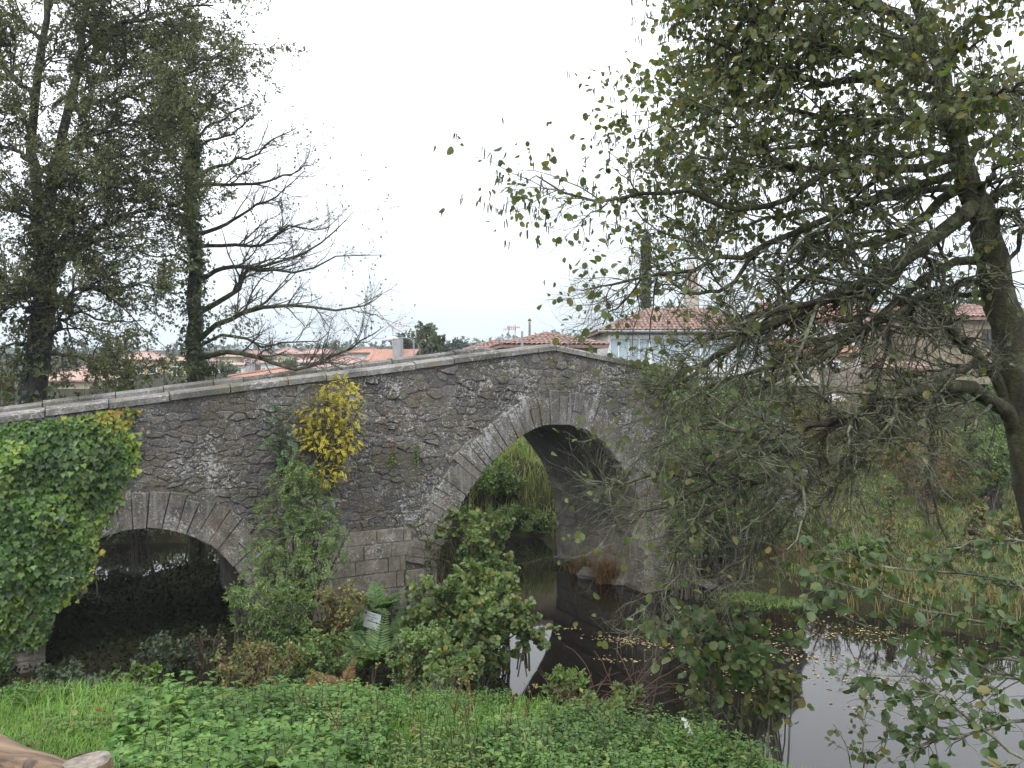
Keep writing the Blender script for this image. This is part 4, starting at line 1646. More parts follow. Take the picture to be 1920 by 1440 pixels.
# ---- the nearly bare tree with the ivy sleeve
T2 = thing("bare_tree", "ivy sleeved tree with long bare branches reaching right over the parapet", "tree", tuple(at(368, 790, 22.4)))
bz2 = gh(T2.location.x, 22.4) - .2
tr2 = limb([(372, HZ - (bz2 - EYE) * F / 22.4, 22.4), (370, 760, 22.4), (367, 660, 22.4), (362, 560, 22.4), (366, 470, 22.4), (356, 390, 22.4), (360, 320, 22.4), (364, 262, 22.4)], 20, .27, .10)
joined_limbs(T2, [tr2], BARK_M, 9, "trunk")
ivy_on(T2, tr2[0], tr2[1], 3400, .10, L_IVYD, 1.5)
L2 = [limb(p, n_, a, b, .025) for p, a, b in [
    ([(362, 268, 22.4), (378, 220, 22.2), (400, 185, 22.0), (432, 150, 21.8), (446, 85, 21.7)], .055, .008),
    ([(366, 262, 22.4), (392, 238, 22.3), (430, 218, 22.2), (458, 200, 22.0), (492, 198, 22.0)], .045, .008),
    ([(368, 274, 22.4), (400, 262, 22.0), (440, 248, 21.7), (470, 220, 21.5), (490, 205, 21.4)], .045, .008),
    ([(360, 262, 22.4), (350, 230, 22.6), (338, 200, 22.8), (334, 180, 22.8)], .04, .008),
    ([(364, 335, 22.4), (405, 315, 22.2), (450, 298, 22.0), (482, 290, 21.9), (518, 255, 21.8), (556, 240, 21.7)], .06, .010),
    ([(364, 350, 22.4), (420, 346, 21.8), (480, 342, 21.4), (530, 332, 21.2), (562, 318, 21.1), (592, 298, 21)], .055, .008),
    ([(366, 440, 22.4), (405, 430, 22.2), (440, 410, 22.0), (480, 385, 21.8), (525, 365, 21.6), (572, 320, 21.5)], .065, .008),
    ([(368, 462, 22.4), (430, 462, 22.0), (490, 458, 21.8), (540, 425, 21.6), (600, 432, 21.4), (640, 402, 21.3)], .06, .008),
    ([(366, 528, 22.4), (405, 505, 22.0), (440, 500, 21.6), (490, 500, 21.3), (560, 478, 21.0), (622, 438, 20.8), (662, 398, 20.6)], .075, .008),
    ([(368, 588, 22.4), (400, 570, 22.2), (440, 545, 22.0), (462, 510, 21.8), (500, 505, 21.6), (560, 512, 21.4), (640, 480, 21.2), (725, 478, 21)], .085, .008),
    ([(370, 640, 22.4), (405, 612, 22.0), (450, 590, 21.6), (500, 573, 21.3), (560, 574, 21.0), (640, 582, 20.8), (690, 570, 20.7), (716, 552, 20.6)], .085, .008),
    ([(372, 650, 22.4), (420, 632, 22.0), (470, 642, 21.6), (500, 650, 21.5), (545, 640, 21.4), (590, 640, 21.3), (625, 610, 21.2)], .05, .007),
    ([(372, 672, 22.4), (410, 662, 21.8), (450, 662, 21.4), (500, 676, 21.0), (545, 690, 20.7), (585, 688, 20.5), (620, 668, 20.4), (660, 655, 20.3), (690, 630, 20.2), (720, 612, 20.1)], .080, .009),
    ([(356, 400, 22.4), (330, 390, 22.0), (300, 370, 21.8), (270, 375, 21.7)], .04, .008),
    ([(360, 500, 22.4), (325, 480, 22.2), (290, 480, 22.0), (250, 470, 21.9)], .04, .008),
    ([(358, 330, 22.4), (330, 310, 22.2), (310, 270, 22.0), (300, 240, 22)], .035, .008)]]
joined_limbs(T2, L2, BARK_M, 7)
tb = Tubes()
A2, B2, C2 = ramify(L2, tb, 2.7, 1.1, 6.0, .62, 3.6, .36, (5, 4, 3), .17, .05, .1, .2, .65, .5, (.030, .017, .012), (.5, 0, .5))
tb.build("twigs", BARK_G, T2, kind="stuff")
pos, d, nn = leaves_on(C2, .35, .5, .9, .3, .5)
q_ = np.where(C2[:, 0, 0] < hp(400, 22))[0]
p2, d2, n2_ = leaves_on(C2[q_], 5, .1, .9, .2, .5)
pos, d, nn = np.concatenate([pos, p2]), np.concatenate([d, d2]), np.concatenate([nn, n2_])
foliage(T2, L_BIG, pos, d, nn, .075 * rng.uniform(.6, 1.2, len(pos)), .75, "quad")

# ---- the lichen covered alder on the near bank
T3 = thing("alder_tree", "big lichen covered alder leaning in from the right with catkins and thinning leaves", "tree", (4.7, 6.7, 1.2))
tr3 = limb([(2030, 1560, 6.7), (2000, 1180, 6.65), (1948, 930, 6.6), (1915, 780, 6.6), (1895, 640, 6.6), (1870, 540, 6.6), (1846, 440, 6.6), (1826, 370, 6.6), (1804, 300, 6.55), (1786, 220, 6.5), (1760, 120, 6.4), (1720, 20, 6.3), (1690, -80, 6.2), (1650, -260, 6.1), (1640, -420, 6.1)], 34, .195, .05, .012)
k_ = np.linspace(0, 1, 34)
tr3 = (tr3[0], np.interp(k_, [0, .3, .5, .62, .8, 1], [.18, .135, .10, .066, .04, .02]))
joined_limbs(T3, [tr3], BARK_T, 12, "trunk")
L3 = [limb(p, 16, a, b, .018) for p, a, b in [
    # low arching limb
    ([(1906, 810, 6.6), (1865, 748, 6.4), (1800, 726, 6.2), (1720, 730, 6.0), (1650, 750, 5.9), (1585, 782, 5.8), (1510, 842, 5.7), (1440, 900, 5.6), (1370, 935, 5.5)], .066, .012),
    ([(1590, 780, 5.8), (1500, 800, 5.6), (1420, 815, 5.5), (1340, 800, 5.4), (1260, 805, 5.3)], .026, .006),
    ([(1500, 850, 5.7), (1420, 850, 5.5), (1340, 870, 5.4), (1260, 890, 5.3), (1180, 900, 5.2), (1120, 905, 5.2)], .028, .005),
    ([(1440, 900, 5.6), (1370, 900, 5.4), (1290, 930, 5.3), (1220, 960, 5.2), (1150, 985, 5.2)], .022, .005),
    ([(1880, 690, 6.6), (1820, 690, 6.4), (1770, 703, 6.2), (1710, 745, 6.0), (1640, 815, 5.9), (1570, 900, 5.8), (1530, 965, 5.7)], .034, .012),
    ([(1400, 915, 5.5), (1330, 960, 5.4), (1285, 1020, 5.4), (1252, 1080, 5.4), (1222, 1160, 5.4)], .022, .008),
    ([(1510, 850, 5.7), (1475, 900, 5.6), (1440, 965, 5.5), (1405, 1040, 5.5), (1350, 1080, 5.5), (1320, 1110, 5.5)], .022, .007),
    ([(1765, 735, 6.1), (1752, 790, 6.0), (1738, 835, 5.9), (1745, 850, 5.9), (1742, 920, 5.9), (1758, 975, 5.9), (1775, 1030, 5.9), (1800, 1075, 5.9)], .018, .006),
    ([(1640, 760, 5.9), (1600, 830, 5.8), (1540, 890, 5.8), (1470, 980, 5.8), (1440, 1030, 5.8)], .02, .006),
    # stub and dark cross limb by the trunk
    ([(1912, 800, 6.6), (1850, 690, 6.5), (1800, 640, 6.4), (1770, 600, 6.3), (1740, 552, 6.3)], .046, .030),
    ([(1850, 490, 6.6), (1800, 486, 6.5), (1755, 505, 6.4), (1695, 558, 6.3), (1640, 600, 6.2), (1570, 650, 6.0), (1480, 700, 5.9), (1400, 750, 5.8), (1320, 795, 5.7), (1240, 840, 5.6)], .040, .008),
    ([(1866, 540, 6.6), (1810, 530, 6.4), (1760, 545, 6.2), (1690, 580, 6.1), (1600, 630, 6.0), (1500, 670, 5.9), (1400, 700, 5.8), (1310, 725, 5.7), (1240, 730, 5.6)], .034, .007),
    ([(1875, 570, 6.6), (1830, 550, 6.7), (1780, 560, 6.8), (1720, 590, 6.9), (1650, 600, 7.0), (1560, 640, 7.1)], .03, .007),
    ([(1830, 380, 6.6), (1780, 425, 6.4), (1700, 485, 6.2), (1620, 530, 6.0), (1540, 565, 5.9), (1450, 610, 5.8), (1370, 655, 5.7), (1300, 705, 5.6), (1235, 740, 5.5)], .068, .008),
    ([(1700, 485, 6.2), (1640, 560, 6.1), (1580, 625, 6.0), (1540, 640, 6.0), (1470, 660, 5.9)], .035, .008),
    ([(1815, 340, 6.6), (1750, 385, 6.7), (1680, 440, 6.7), (1590, 465, 6.6), (1510, 520, 6.5), (1440, 590, 6.4), (1380, 640, 6.3)], .046, .008),
    ([(1540, 565, 5.9), (1450, 580, 5.7), (1400, 605, 5.6), (1350, 630, 5.5), (1300, 640, 5.4), (1265, 640, 5.4)], .022, .005),
    ([(1800, 295, 6.55), (1740, 312, 6.3), (1650, 318, 6.1), (1560, 315, 5.9), (1480, 312, 5.8), (1430, 298, 5.7), (1415, 262, 5.7), (1400, 240, 5.7), (1340, 235, 5.6)], .042, .007),
    ([(1812, 315, 6.6), (1720, 345, 6.4), (1610, 390, 6.2), (1510, 430, 6.1), (1420, 470, 6.0), (1330, 500, 5.9), (1230, 515, 5.8), (1150, 530, 5.8), (1090, 545, 5.8)], .038, .005),
    ([(1560, 315, 5.9), (1480, 370, 5.8), (1400, 395, 5.8), (1310, 365, 5.8), (1230, 362, 5.8), (1150, 372, 5.8), (1080, 368, 5.8), (1030, 345, 5.8), (995, 335, 5.8)], .026, .004),
    ([(1420, 470, 6.0), (1350, 540, 5.9), (1290, 545, 5.9), (1220, 500, 5.9), (1180, 560, 5.8), (1130, 610, 5.8)], .018, .005),
    ([(1772, 160, 6.45), (1700, 120, 6.2), (1640, 95, 6.1), (1570, 92, 6.0), (1500, 68, 5.9), (1450, 35, 5.9), (1400, 30, 5.9)], .046, .008),
    ([(1780, 190, 6.5), (1700, 170, 6.3), (1620, 150, 6.2), (1530, 150, 6.1), (1450, 142, 6.0), (1410, 115, 6.0), (1360, 85, 6.0), (1310, 66, 6.0)], .040, .006),
    ([(1790, 235, 6.5), (1710, 225, 6.7), (1620, 235, 6.8), (1520, 215, 6.8), (1430, 200, 6.7), (1350, 190, 6.6), (1300, 200, 6.5), (1250, 195, 6.5)], .036, .006),
    ([(1735, 60, 6.35), (1660, 20, 6.2), (1570, 5, 6.1), (1470, -10, 6.0), (1420, 10, 6.0), (1360, 5, 6.0), (1310, 0, 6)], .04, .006),
    ([(1710, -20, 6.3), (1630, -60, 6.2), (1530, -80, 6.1), (1450, -60, 6.1), (1390, -50, 6.1), (1330, -40, 6.1)], .04, .006),
    ([(1700, -60, 6.25), (1760, -90, 6.0), (1840, -60, 5.9), (1920, -40, 5.8)], .03, .008),
    ([(1760, 120, 6.4), (1800, 60, 6.2), (1850, 25, 6.1), (1930, -5, 6.0)], .03, .008),
    ([(1786, 220, 6.5), (1830, 190, 6.6), (1875, 205, 6.7), (1950, 190, 6.8)], .034, .010),
    ([(1826, 372, 6.6), (1850, 340, 6.4), (1880, 310, 6.3), (1950, 280, 6.2)], .036, .014),
    ([(1835, 395, 6.6), (1862, 365, 6.7), (1890, 355, 6.8), (1950, 350, 6.9)], .040, .018),
    ([(1848, 440, 6.6), (1868, 405, 6.5), (1895, 395, 6.4), (1912, 420, 6.4), (1905, 470, 6.4), (1880, 520, 6.4)], .030, .016),
    ([(1804, 300, 6.55), (1850, 270, 6.8), (1900, 240, 7.0), (1960, 230, 7.1)], .03, .01),
    ([(1800, 285, 6.5), (1720, 290, 7.0), (1620, 280, 7.3), (1520, 270, 7.5), (1420, 290, 7.6), (1330, 300, 7.6), (1250, 290, 7.6)], .04, .008),
    ([(1780, 200, 6.5), (1720, 100, 7.0), (1640, 50, 7.4), (1540, 60, 7.6), (1460, 90, 7.7), (1390, 120, 7.7), (1330, 150, 7.7)], .035, .008),
    ([(1786, 225, 6.5), (1800, 200, 6.0), (1830, 175, 5.5), (1870, 170, 5.1), (1930, 150, 4.8)], .03, .006),
    ([(1800, 290, 6.5), (1790, 260, 6.0), (1760, 230, 5.6), (1720, 215, 5.3), (1670, 205, 5.1)], .032, .006),
    ([(1765, 140, 6.4), (1780, 110, 5.9), (1800, 90, 5.5), (1850, 80, 5.2)], .028, .006),
    ([(1740, 70, 6.3), (1720, 60, 5.9), (1690, 30, 5.6), (1640, 20, 5.4)], .028, .006),
    ([(1820, 360, 6.6), (1760, 350, 7.1), (1680, 370, 7.5), (1580, 390, 7.7), (1480, 400, 7.8), (1380, 430, 7.8), (1290, 430, 7.8)], .04, .008)]]
joined_limbs(T3, L3, BARK_T, 7)
tb = Tubes()
A3, B3, C3 = ramify(L3, tb, 6.6, .78, 9.0, .42, 4.4, .19, (5, 4, 3), .24, -.01, .25, .12, .80, .55, (.018, .0105, .0068), (-.35, 0, -.1))
low = [l for l in L3 if l[0][:, 2].mean() < 6.6]
A4, B4, C4 = ramify(low, tb, 2.2, .7, 7.0, .40, 4.5, .22, (5, 4, 3), .26, -.02, .2, .15, .85, .55, (.014, .0085, .0055), (-.4, 0, -.15))
tb.build("twigs", BARK_L, T3, kind="stuff")


def thin(Cc, lo, hi):
    """leaves get scarce on the low branches"""
    return np.interp(Cc[:, -1, 2], [6.2, 6.7, 7.2, 7.9], [lo, lo * 2.5, hi * .6, hi])


xs = np.interp(C3[:, -1, 0], [-.15, .05, 1.2, 2.6, 3.4], [.15, .6, 1.0, .95, .8])
pos, d, nn = leaves_on(C3, thin(C3, .12, 1.15) * xs, .25, .9, .55, .45)
p2, d2, n2_ = leaves_on(B3, thin(B3, .07, 1.1), .3, .9, .55, .45)
pos, d, nn = np.concatenate([pos, p2]), np.concatenate([d, d2]), np.concatenate([nn, n2_])
foliage(T3, L_ALDER, pos, d, nn, .050 * rng.uniform(.45, 1.4, len(pos)), .78, "round", 300)
print("alder leaves", len(pos), "twigs", len(C3))
# catkins hang in small bunches from the twig ends
q_ = np.where(C3[:, -1, 2] > 6.9)[0]
q_ = rng.choice(q_, int(len(q_) * .16), replace=False)
e = np.repeat(C3[q_, -1], 3, axis=0) + rng.normal(0, .012, (len(q_) * 3, 3))
cp, cr = grow(e, np.tile([0, 0, -1.0], (len(e), 1)) + rng.normal(0, .2, e.shape), rng.uniform(.03, .065, len(e)), .0045, 3, .05, (0, 0, -.2), .7)
tb = Tubes()
tb.add(cp, cr, 4)
tb.build("catkins", BARK_M, T3, kind="stuff")

# ------------------------------------------------------------------ plants on and round the bridge
# ivy sheet over the left end of the bridge
def sample_poly(P, n):
    lo, hi = P.min(0), P.max(0)
    out = []
    while sum(len(o) for o in out) < n:
        q = rng.uniform(lo, hi, (n * 2, 2))
        out.append(q[poly_sdf(q[:, 0], q[:, 1], P) < 0])
    return np.concatenate(out)[:n]


iv = thing("ivy_mat", "thick bright green ivy yellowing at its edge over the left end of the bridge", "ivy", tuple(BP(-10.6, -.1, .6)))
q = sample_poly(IVYPIX, 6200)
edge = -poly_sdf(q[:, 0], q[:, 1], IVYPIX)
lump = np.array([.5 + .25 * math.sin(a * .045 + b * .03) + .25 * math.sin(b * .055 - a * .02) for a, b in q])
dep = rng.uniform(0, 1, len(q)) ** .6 * (.10 + .34 * lump) * np.clip(edge / 75, .06, 1) + .03
# straggling shoots beyond the edge, thinning out over the stone
q2 = sample_poly(IVYPIX + np.sign(IVYPIX - IVYPIX.mean(0)) * 26, 2200)
e2 = poly_sdf(q2[:, 0], q2[:, 1], IVYPIX)
sel = (e2 > 0) & (rng.random(len(q2)) < np.exp(-e2 / 9) * (.5 + .5 * np.sin(q2[:, 1] * .11 + q2[:, 0] * .07))) & (q2[:, 1] > 800)
q = np.concatenate([q, q2[sel]])
edge = np.concatenate([edge, np.zeros(sel.sum())])
lump = np.concatenate([lump, np.full(sel.sum(), .4)])
dep = np.concatenate([dep, rng.uniform(.05, .12, sel.sum())])
tt_ = np.array([tz(a, b, -dd) for (a, b), dd in zip(q, dep)])
pos = BP(tt_[:, 0], -dep, tt_[:, 1])
out_ = -BV
dn = norm(np.array([0, 0, -1.0]) + rng.normal(0, .45, pos.shape) + out_ * .25)
nn = norm(out_ + np.array([0, 0, .55]) + rng.normal(0, .38, pos.shape))
pat = .5 + .5 * np.sin(q[:, 0] * .031 + 1) * np.sin(q[:, 1] * .023 + q[:, 0] * .012)
yel = np.clip(.06 + .34 * pat + .40 * rng.random(len(q)) + .34 * np.exp(-edge / 22) * (q[:, 0] > 100) + .18 * (lump > .75) * rng.random(len(q)), 0, 1)
foliage(iv, L_IVY, pos, dn, nn, .112 * rng.uniform(.55, 1.2, len(q)), .95, "ivy", 300, rnd=yel)
tb = Tubes()
P0 = BP(rng.uniform(-12, -10, 26), -.03, np.zeros(26) + 1.7)
Pv, Rv = grow(P0, np.tile([.05, 0, 1.0], (26, 1)), rng.uniform(1, 3.0, 26), .012, 14, .10, (0, 0, .1))
s_ = (Pv - BO) @ BV
Pv = Pv - (s_ + .04)[..., None] * BV
tb.add(Pv, Rv, 4)
tb.build("stems", BARK_G, iv, kind="stuff")
# ivy hump where the parapet ends on the right
IV2 = np.array([(1208, 694), (1214, 684), (1240, 682), (1275, 690), (1300, 700), (1330, 730), (1330, 800), (1290, 790), (1250, 760), (1222, 720)], float)
iv2 = thing("ivy_mat", "ivy hump over the parapet where the right slope of the bridge ends", "ivy", tuple(BP(3.6, -.1, 4.0)))
q = sample_poly(IV2, 2600)
dep = rng.uniform(0, 1, len(q)) * .35 + .05
tt_ = np.array([tz(a, b, -dd) for (a, b), dd in zip(q, dep)])
pos = BP(tt_[:, 0], -dep + .25 * (tt_[:, 1] > 5.4), tt_[:, 1])
foliage(iv2, L_WIL, pos, norm(np.array([0, 0, -1.0]) + rng.normal(0, .5, pos.shape)), norm(-BV + np.array([0, 0, .6]) + rng.normal(0, .4, pos.shape)), .10 * rng.uniform(.6, 1.2, len(q)), .95, "ivy")


def pinnate(t, P0, D, L, mat, name="foliage", npair=7, ls=.05, W=.42, sag=-.10, stem=STEM_G, ind=0):
    """compound leaves: a curved stalk with pairs of leaflets"""
    P, Rr = grow(P0, D, L, .004, 6, .06, (0, 0, sag))
    tb = Tubes()
    tb.add(P, Rr, 3)
    N, m, _ = P.shape
    s = np.linspace(.18, 1.0, npair)
    pos, dd, nn, sz = [], [], [], []
    for k in s:
        u = k * (m - 1)
        i = min(int(u), m - 2)
        c = P[:, i] + (P[:, i + 1] - P[:, i]) * (u - i)
        tg_ = norm(P[:, i + 1] - P[:, i])
        side = norm(np.cross(tg_, np.array([0, 0, 1.0]) + rng.normal(0, .12, tg_.shape)))
        upv = np.cross(side, tg_)
        for sg in (-1, 1):
            pos.append(c)
            dd.append(norm(side * sg + tg_ * .55 - upv * .15 + rng.normal(0, .12, tg_.shape)))
            nn.append(norm(upv + rng.normal(0, .15, tg_.shape)))
            sz.append(ls * np.broadcast_to(L, (N,)) / np.mean(L) * (1.15 - .55 * abs(k - .45)) * rng.uniform(.85, 1.1, N))
    return tb, np.concatenate(pos), np.concatenate(dd), np.concatenate(nn), np.concatenate(sz)


def compound_shrub(name, label, cat, base, blobs, mat, n, L, ls, W=.42, stem_r=.018, npair=7, bark=BARK_G):
    """stems up to several masses of compound leaves; blobs = (centre, radii)"""
    t = thing(name, label, cat, tuple(base))
    base = np.array(base, float)
    tbs = Tubes()
    P0a, Da = [], []
    for c, r in blobs:
        c, r = np.array(c, float), np.array(r, float)
        k = 6
        T = c + rng.normal(0, .5, (k, 3)) * r
        s = np.linspace(0, 1, 8)[None, :, None]
        C = base * .5 + T * .5 + np.array([0, 0, .2])
        P = (1 - s) ** 2 * base + 2 * s * (1 - s) * C[:, None] + s * s * T[:, None]
        P = P + rng.normal(0, .012, P.shape)
        Rr = np.broadcast_to(stem_r * np.linspace(1, .25, 8), P.shape[:2])
        tbs.add(P, Rr, 5)
        pos, d, rr, _ = sprout(P, Rr, 5, .55, 1.0, .8, .3)
        P2, R2 = grow(pos, d, r.mean() * rng.uniform(.4, 1.0, len(pos)), .006, 4, .2, (0, 0, .04))
        tbs.add(P2, R2, 4)
        nn_ = int(n * np.prod(r) ** (2 / 3) / .16)
        u = rng.normal(0, 1, (nn_, 3))
        u = norm(u) * rng.uniform(.25, 1, (nn_, 1)) ** .6
        P0a.append(c + u * r)
        Da.append(norm(u + rng.normal(0, .4, u.shape) + np.array([0, -.35, -.05])))
    tbs.build("stems", bark, t, kind="stuff")
    P0, D = np.concatenate(P0a), np.concatenate(Da)
    tb, pos, d, nn, sz = pinnate(t, P0, D, L * rng.uniform(.7, 1.25, len(P0)), mat, npair=npair, ls=ls)
    tb.build("stalks", STEM_G, t, kind="stuff")
    foliage(t, mat, pos, d, nn, sz, W, "quad")
    return t


def blob(px, py, rx, ry, d, dy=.18):
    return (at(px, py, d), (rx / F * d, dy, ry / F * d))


def wall_d(px, n=-.3):
    k = (px - 960.0) / F
    t, _ = tz(px, HZ, n)
    return BO[1] + n * BV[1] + t * BU[1]


dy_ = wall_d(610)
compound_shrub("yellow_shrub", "bright yellow autumn shrub growing out of the bridge wall", "shrub", at(618, 930, dy_ + .25),
               [blob(630, 722, 42, 22, dy_), blob(655, 742, 28, 20, dy_), blob(600, 768, 44, 22, dy_ - .1), blob(645, 775, 34, 26, dy_), blob(562, 795, 24, 14, dy_ - .15), blob(610, 806, 48, 24, dy_ - .1), blob(652, 818, 26, 28, dy_), blob(592, 834, 34, 16, dy_ - .15),
                blob(632, 842, 30, 14, dy_ - .1), blob(605, 885, 30, 16, dy_ - .2), blob(636, 880, 22, 10, dy_ - .2), blob(612, 902, 20, 9, dy_ - .2)], L_YEL, 150, .17, .036, .5, .012)
compound_shrub("ash_sapling", "green ash sapling with feathery leaves left of the yellow shrub", "sapling", at(535, 960, wall_d(535, -.2)),
               [blob(528, 785, 22, 20, wall_d(525)), blob(520, 815, 20, 14, wall_d(520)), blob(535, 830, 26, 18, wall_d(530)), blob(528, 860, 22, 22, wall_d(528))], L_ASH, 60, .26, .065, .36)
compound_shrub("ash_thicket", "tall green ash thicket climbing the wall below the yellow shrub", "shrub", (*at(565, 1090, 16.0)[:2], gh(*at(565, 1090, 16.0)[:2])),
               [blob(590, 905, 26, 26, 16.2), blob(540, 905, 40, 28, 16.0), blob(575, 950, 46, 40, 15.9), blob(520, 960, 42, 40, 15.8), blob(545, 1010, 58, 40, 15.6), blob(600, 1000, 32, 40, 15.8), blob(500, 1030, 34, 36, 15.4), blob(550, 1060, 64, 36, 15.3), blob(622, 1020, 26, 26, 15.7), blob(560, 880, 20, 18, 16.2), blob(478, 1085, 34, 30, 15.0), blob(510, 1075, 40, 30, 15.0), blob(590, 1065, 40, 34, 15.2), blob(630, 985, 22, 20, 15.9)],
               L_WIL, 105, .25, .060, .38, .018)
for px, py, lb in ((737, 856, "small green plant with red top rooted in the bridge wall"), (782, 852, "slim upright green plant rooted in the bridge wall")):
    d_ = wall_d(px, -.1)
    k_ = 1 if px < 760 else 0
    c = at(px, py + 8, d_)
    t = thing("wall_plant", lb, "plant", tuple(at(px, py + 14, d_)))
    n = 90
    pos = c + rng.normal(0, 1, (n, 3)) * np.array([.055, .05, .085 if k_ else .10])
    up_ = at(px, py - 14, d_) + rng.normal(0, 1, (40, 3)) * np.array([.03, .03, .09])
    tb = Tubes()
    sp, sr = grow(np.repeat([at(px, py + 16, d_)], 8, 0), norm(np.array([0, -.3, 1.0]) + rng.normal(0, .25, (8, 3))), .35, .004, 5, .1)
    tb.add(sp, sr, 3)
    tb.build("stems", STEM_G, t, kind="stuff")
    foliage(t, L_LIME, pos, norm(rng.normal(0, 1, pos.shape) + [0, -.3, .2]), norm(rng.normal(0, .4, pos.shape) + [0, -.5, .8]), .055 * rng.uniform(.6, 1.2, n), .75, "quad")
    foliage(t, L_RUST if k_ else L_LIME, up_, norm(rng.normal(0, 1, up_.shape) + [0, -.3, .2]), norm(rng.normal(0, .4, up_.shape) + [0, -.5, .8]), .05 * rng.uniform(.6, 1.2, 40), .7, "quad", name="top_foliage")

# shrubs and trees in front of the bridge, river side to path side
A_ = dict(mat=L_ALDER2, shape="round", W=.85, S=.092)
shrub_px("alder_bush", "round leaved alder bush standing against the left foot of the big arch", "bush", 892, 1000, 62, 72, 17.2, stems=22, nleaf=4200, **A_)
shrub_px("alder_bush", "small alder bush leaning over the water under the big arch", "bush", 945, 1060, 45, 40, 16.5, stems=12, nleaf=1500, **A_)
shrub_px("alder_bush", "broad glossy alder bush overhanging the water in front of the pier", "bush", 880, 1160, 124, 100, 13.4, stems=40, nleaf=13000, ind=150, **A_)
shrub_px("alder_bush", "low alder bush dipping its branches in the bright water", "bush", 978, 1160, 30, 22, 13.2, base_py=1262, stems=5, nleaf=380, **A_)
shrub_px("alder_bush", "alder bush at the water's edge below the broad one", "bush", 850, 1250, 60, 45, 11.5, stems=16, nleaf=2200, **A_)
shrub_px("thin_sapling", "thin sparse sapling in front of the cut stone pier", "sapling", 818, 985, 48, 45, 17.4, stems=6, twigs=7, nleaf=420, S=.07, W=.6, shape="round", mat=L_ALDER, stem_r=.015)
shrub_px("willow_bush", "light green willow bush beside the mouth of the small arch", "bush", 525, 1145, 90, 62, 12.6, stems=26, nleaf=7500, S=.075, W=.34, shape="lance", mat=L_WIL)
shrub_px("willow_bush", "bright willow spray reaching left across the dark arch", "bush", 450, 1115, 40, 18, 12.6, stems=7, nleaf=420, S=.075, W=.34, shape="lance", mat=L_LIME)
shrub_px("bramble_bush", "yellowing bramble bush between the willow and the sign", "bush", 625, 1130, 55, 48, 13.2, stems=18, nleaf=3600, S=.06, W=.75, mat=L_BRAM, bark=STEM_R)
shrub_px("bramble_bush", "reddish yellow bramble bush in front of the small arch", "bush", 470, 1230, 80, 45, 10.6, stems=22, nleaf=4600, S=.05, W=.7, mat=L_BRAM, bark=STEM_R)
shrub_px("hazel_bush", "small bright green bush before the dark of the small arch", "bush", 258, 1262, 42, 26, 9.6, stems=9, nleaf=620, S=.065, W=.72, shape="round", mat=L_LIME)
shrub_px("hazel_bush", "dull green bush left of the small bright one", "bush", 190, 1285, 40, 22, 9.2, stems=9, nleaf=520, S=.06, W=.7, mat=L_DARK)
shrub_px("bramble_bush", "low bramble tangle to the right of the sign", "bush", 800, 1220, 85, 60, 11.8, stems=24, nleaf=5200, S=.06, W=.7, mat=L_WIL, bark=STEM_R)
shrub_px("bramble_bush", "green bramble mound left under the sign", "bush", 595, 1228, 72, 50, 11.3, stems=22, nleaf=4800, S=.06, W=.7, mat=L_WIL, bark=STEM_R)
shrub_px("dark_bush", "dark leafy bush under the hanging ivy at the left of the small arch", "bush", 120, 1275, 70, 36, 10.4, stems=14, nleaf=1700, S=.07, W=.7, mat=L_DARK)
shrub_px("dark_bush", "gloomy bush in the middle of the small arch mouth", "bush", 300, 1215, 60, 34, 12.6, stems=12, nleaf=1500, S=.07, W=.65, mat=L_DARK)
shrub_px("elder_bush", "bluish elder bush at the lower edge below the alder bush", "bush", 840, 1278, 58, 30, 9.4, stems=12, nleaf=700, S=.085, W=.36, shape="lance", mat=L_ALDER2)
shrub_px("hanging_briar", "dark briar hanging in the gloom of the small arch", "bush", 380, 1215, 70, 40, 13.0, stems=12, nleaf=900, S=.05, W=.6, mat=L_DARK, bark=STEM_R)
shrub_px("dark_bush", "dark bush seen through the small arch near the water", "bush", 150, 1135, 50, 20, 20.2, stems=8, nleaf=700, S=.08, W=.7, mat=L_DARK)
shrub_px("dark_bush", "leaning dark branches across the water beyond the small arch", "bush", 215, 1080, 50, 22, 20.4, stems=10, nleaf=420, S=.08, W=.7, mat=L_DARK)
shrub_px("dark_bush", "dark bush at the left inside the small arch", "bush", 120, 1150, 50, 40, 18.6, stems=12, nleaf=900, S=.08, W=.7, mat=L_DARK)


def fern(label, px, py, d, n, L, mat=L_FERN, base_dz=-.25, group=None):
    c = at(px, py, d) + np.array([0, 0, base_dz])
    t = thing("fern", label, "fern", tuple(c), group)
    a = rng.uniform(0, 2 * np.pi, n)
    D = np.stack([np.cos(a) * .6, np.sin(a) * .6 - .25, rng.uniform(.6, 1.3, n)], -1)
    P, Rr = grow(np.repeat([c], n, 0), D, L * rng.uniform(.7, 1.15, n), .005, 9, .05, (0, 0, -.13))
    tb = Tubes()
    tb.add(P, Rr, 3)
    tb.build("stalks", STEM_G, t, kind="stuff")
    pos, dd, nn, sz = [], [], [], []
    m = P.shape[1]
    for k in np.linspace(.15, 1, 20):
        u = k * (m - 1)
        i = min(int(u), m - 2)
        cc = P[:, i] + (P[:, i + 1] - P[:, i]) * (u - i)
        tg_ = norm(P[:, i + 1] - P[:, i])
        side = norm(np.cross(tg_, np.array([0, 0, 1.0]) + rng.normal(0, .05, tg_.shape)))
        upv = np.cross(side, tg_)
        w_ = L * .26 * math.sin(math.pi * min(1, .15 + .85 * (1.02 - k)) * .62) * (1.25 - k * .55)
        for sg in (-1, 1):
            pos.append(cc)
            dd.append(norm(side * sg + tg_ * .45 - upv * .12))
            nn.append(norm(upv + rng.normal(0, .1, tg_.shape)))
            sz.append(np.full(n, max(w_, .02)))
    foliage(t, mat, np.concatenate(pos), np.concatenate(dd), np.concatenate(nn), np.concatenate(sz), .26, "lance", name="fronds")
    return t


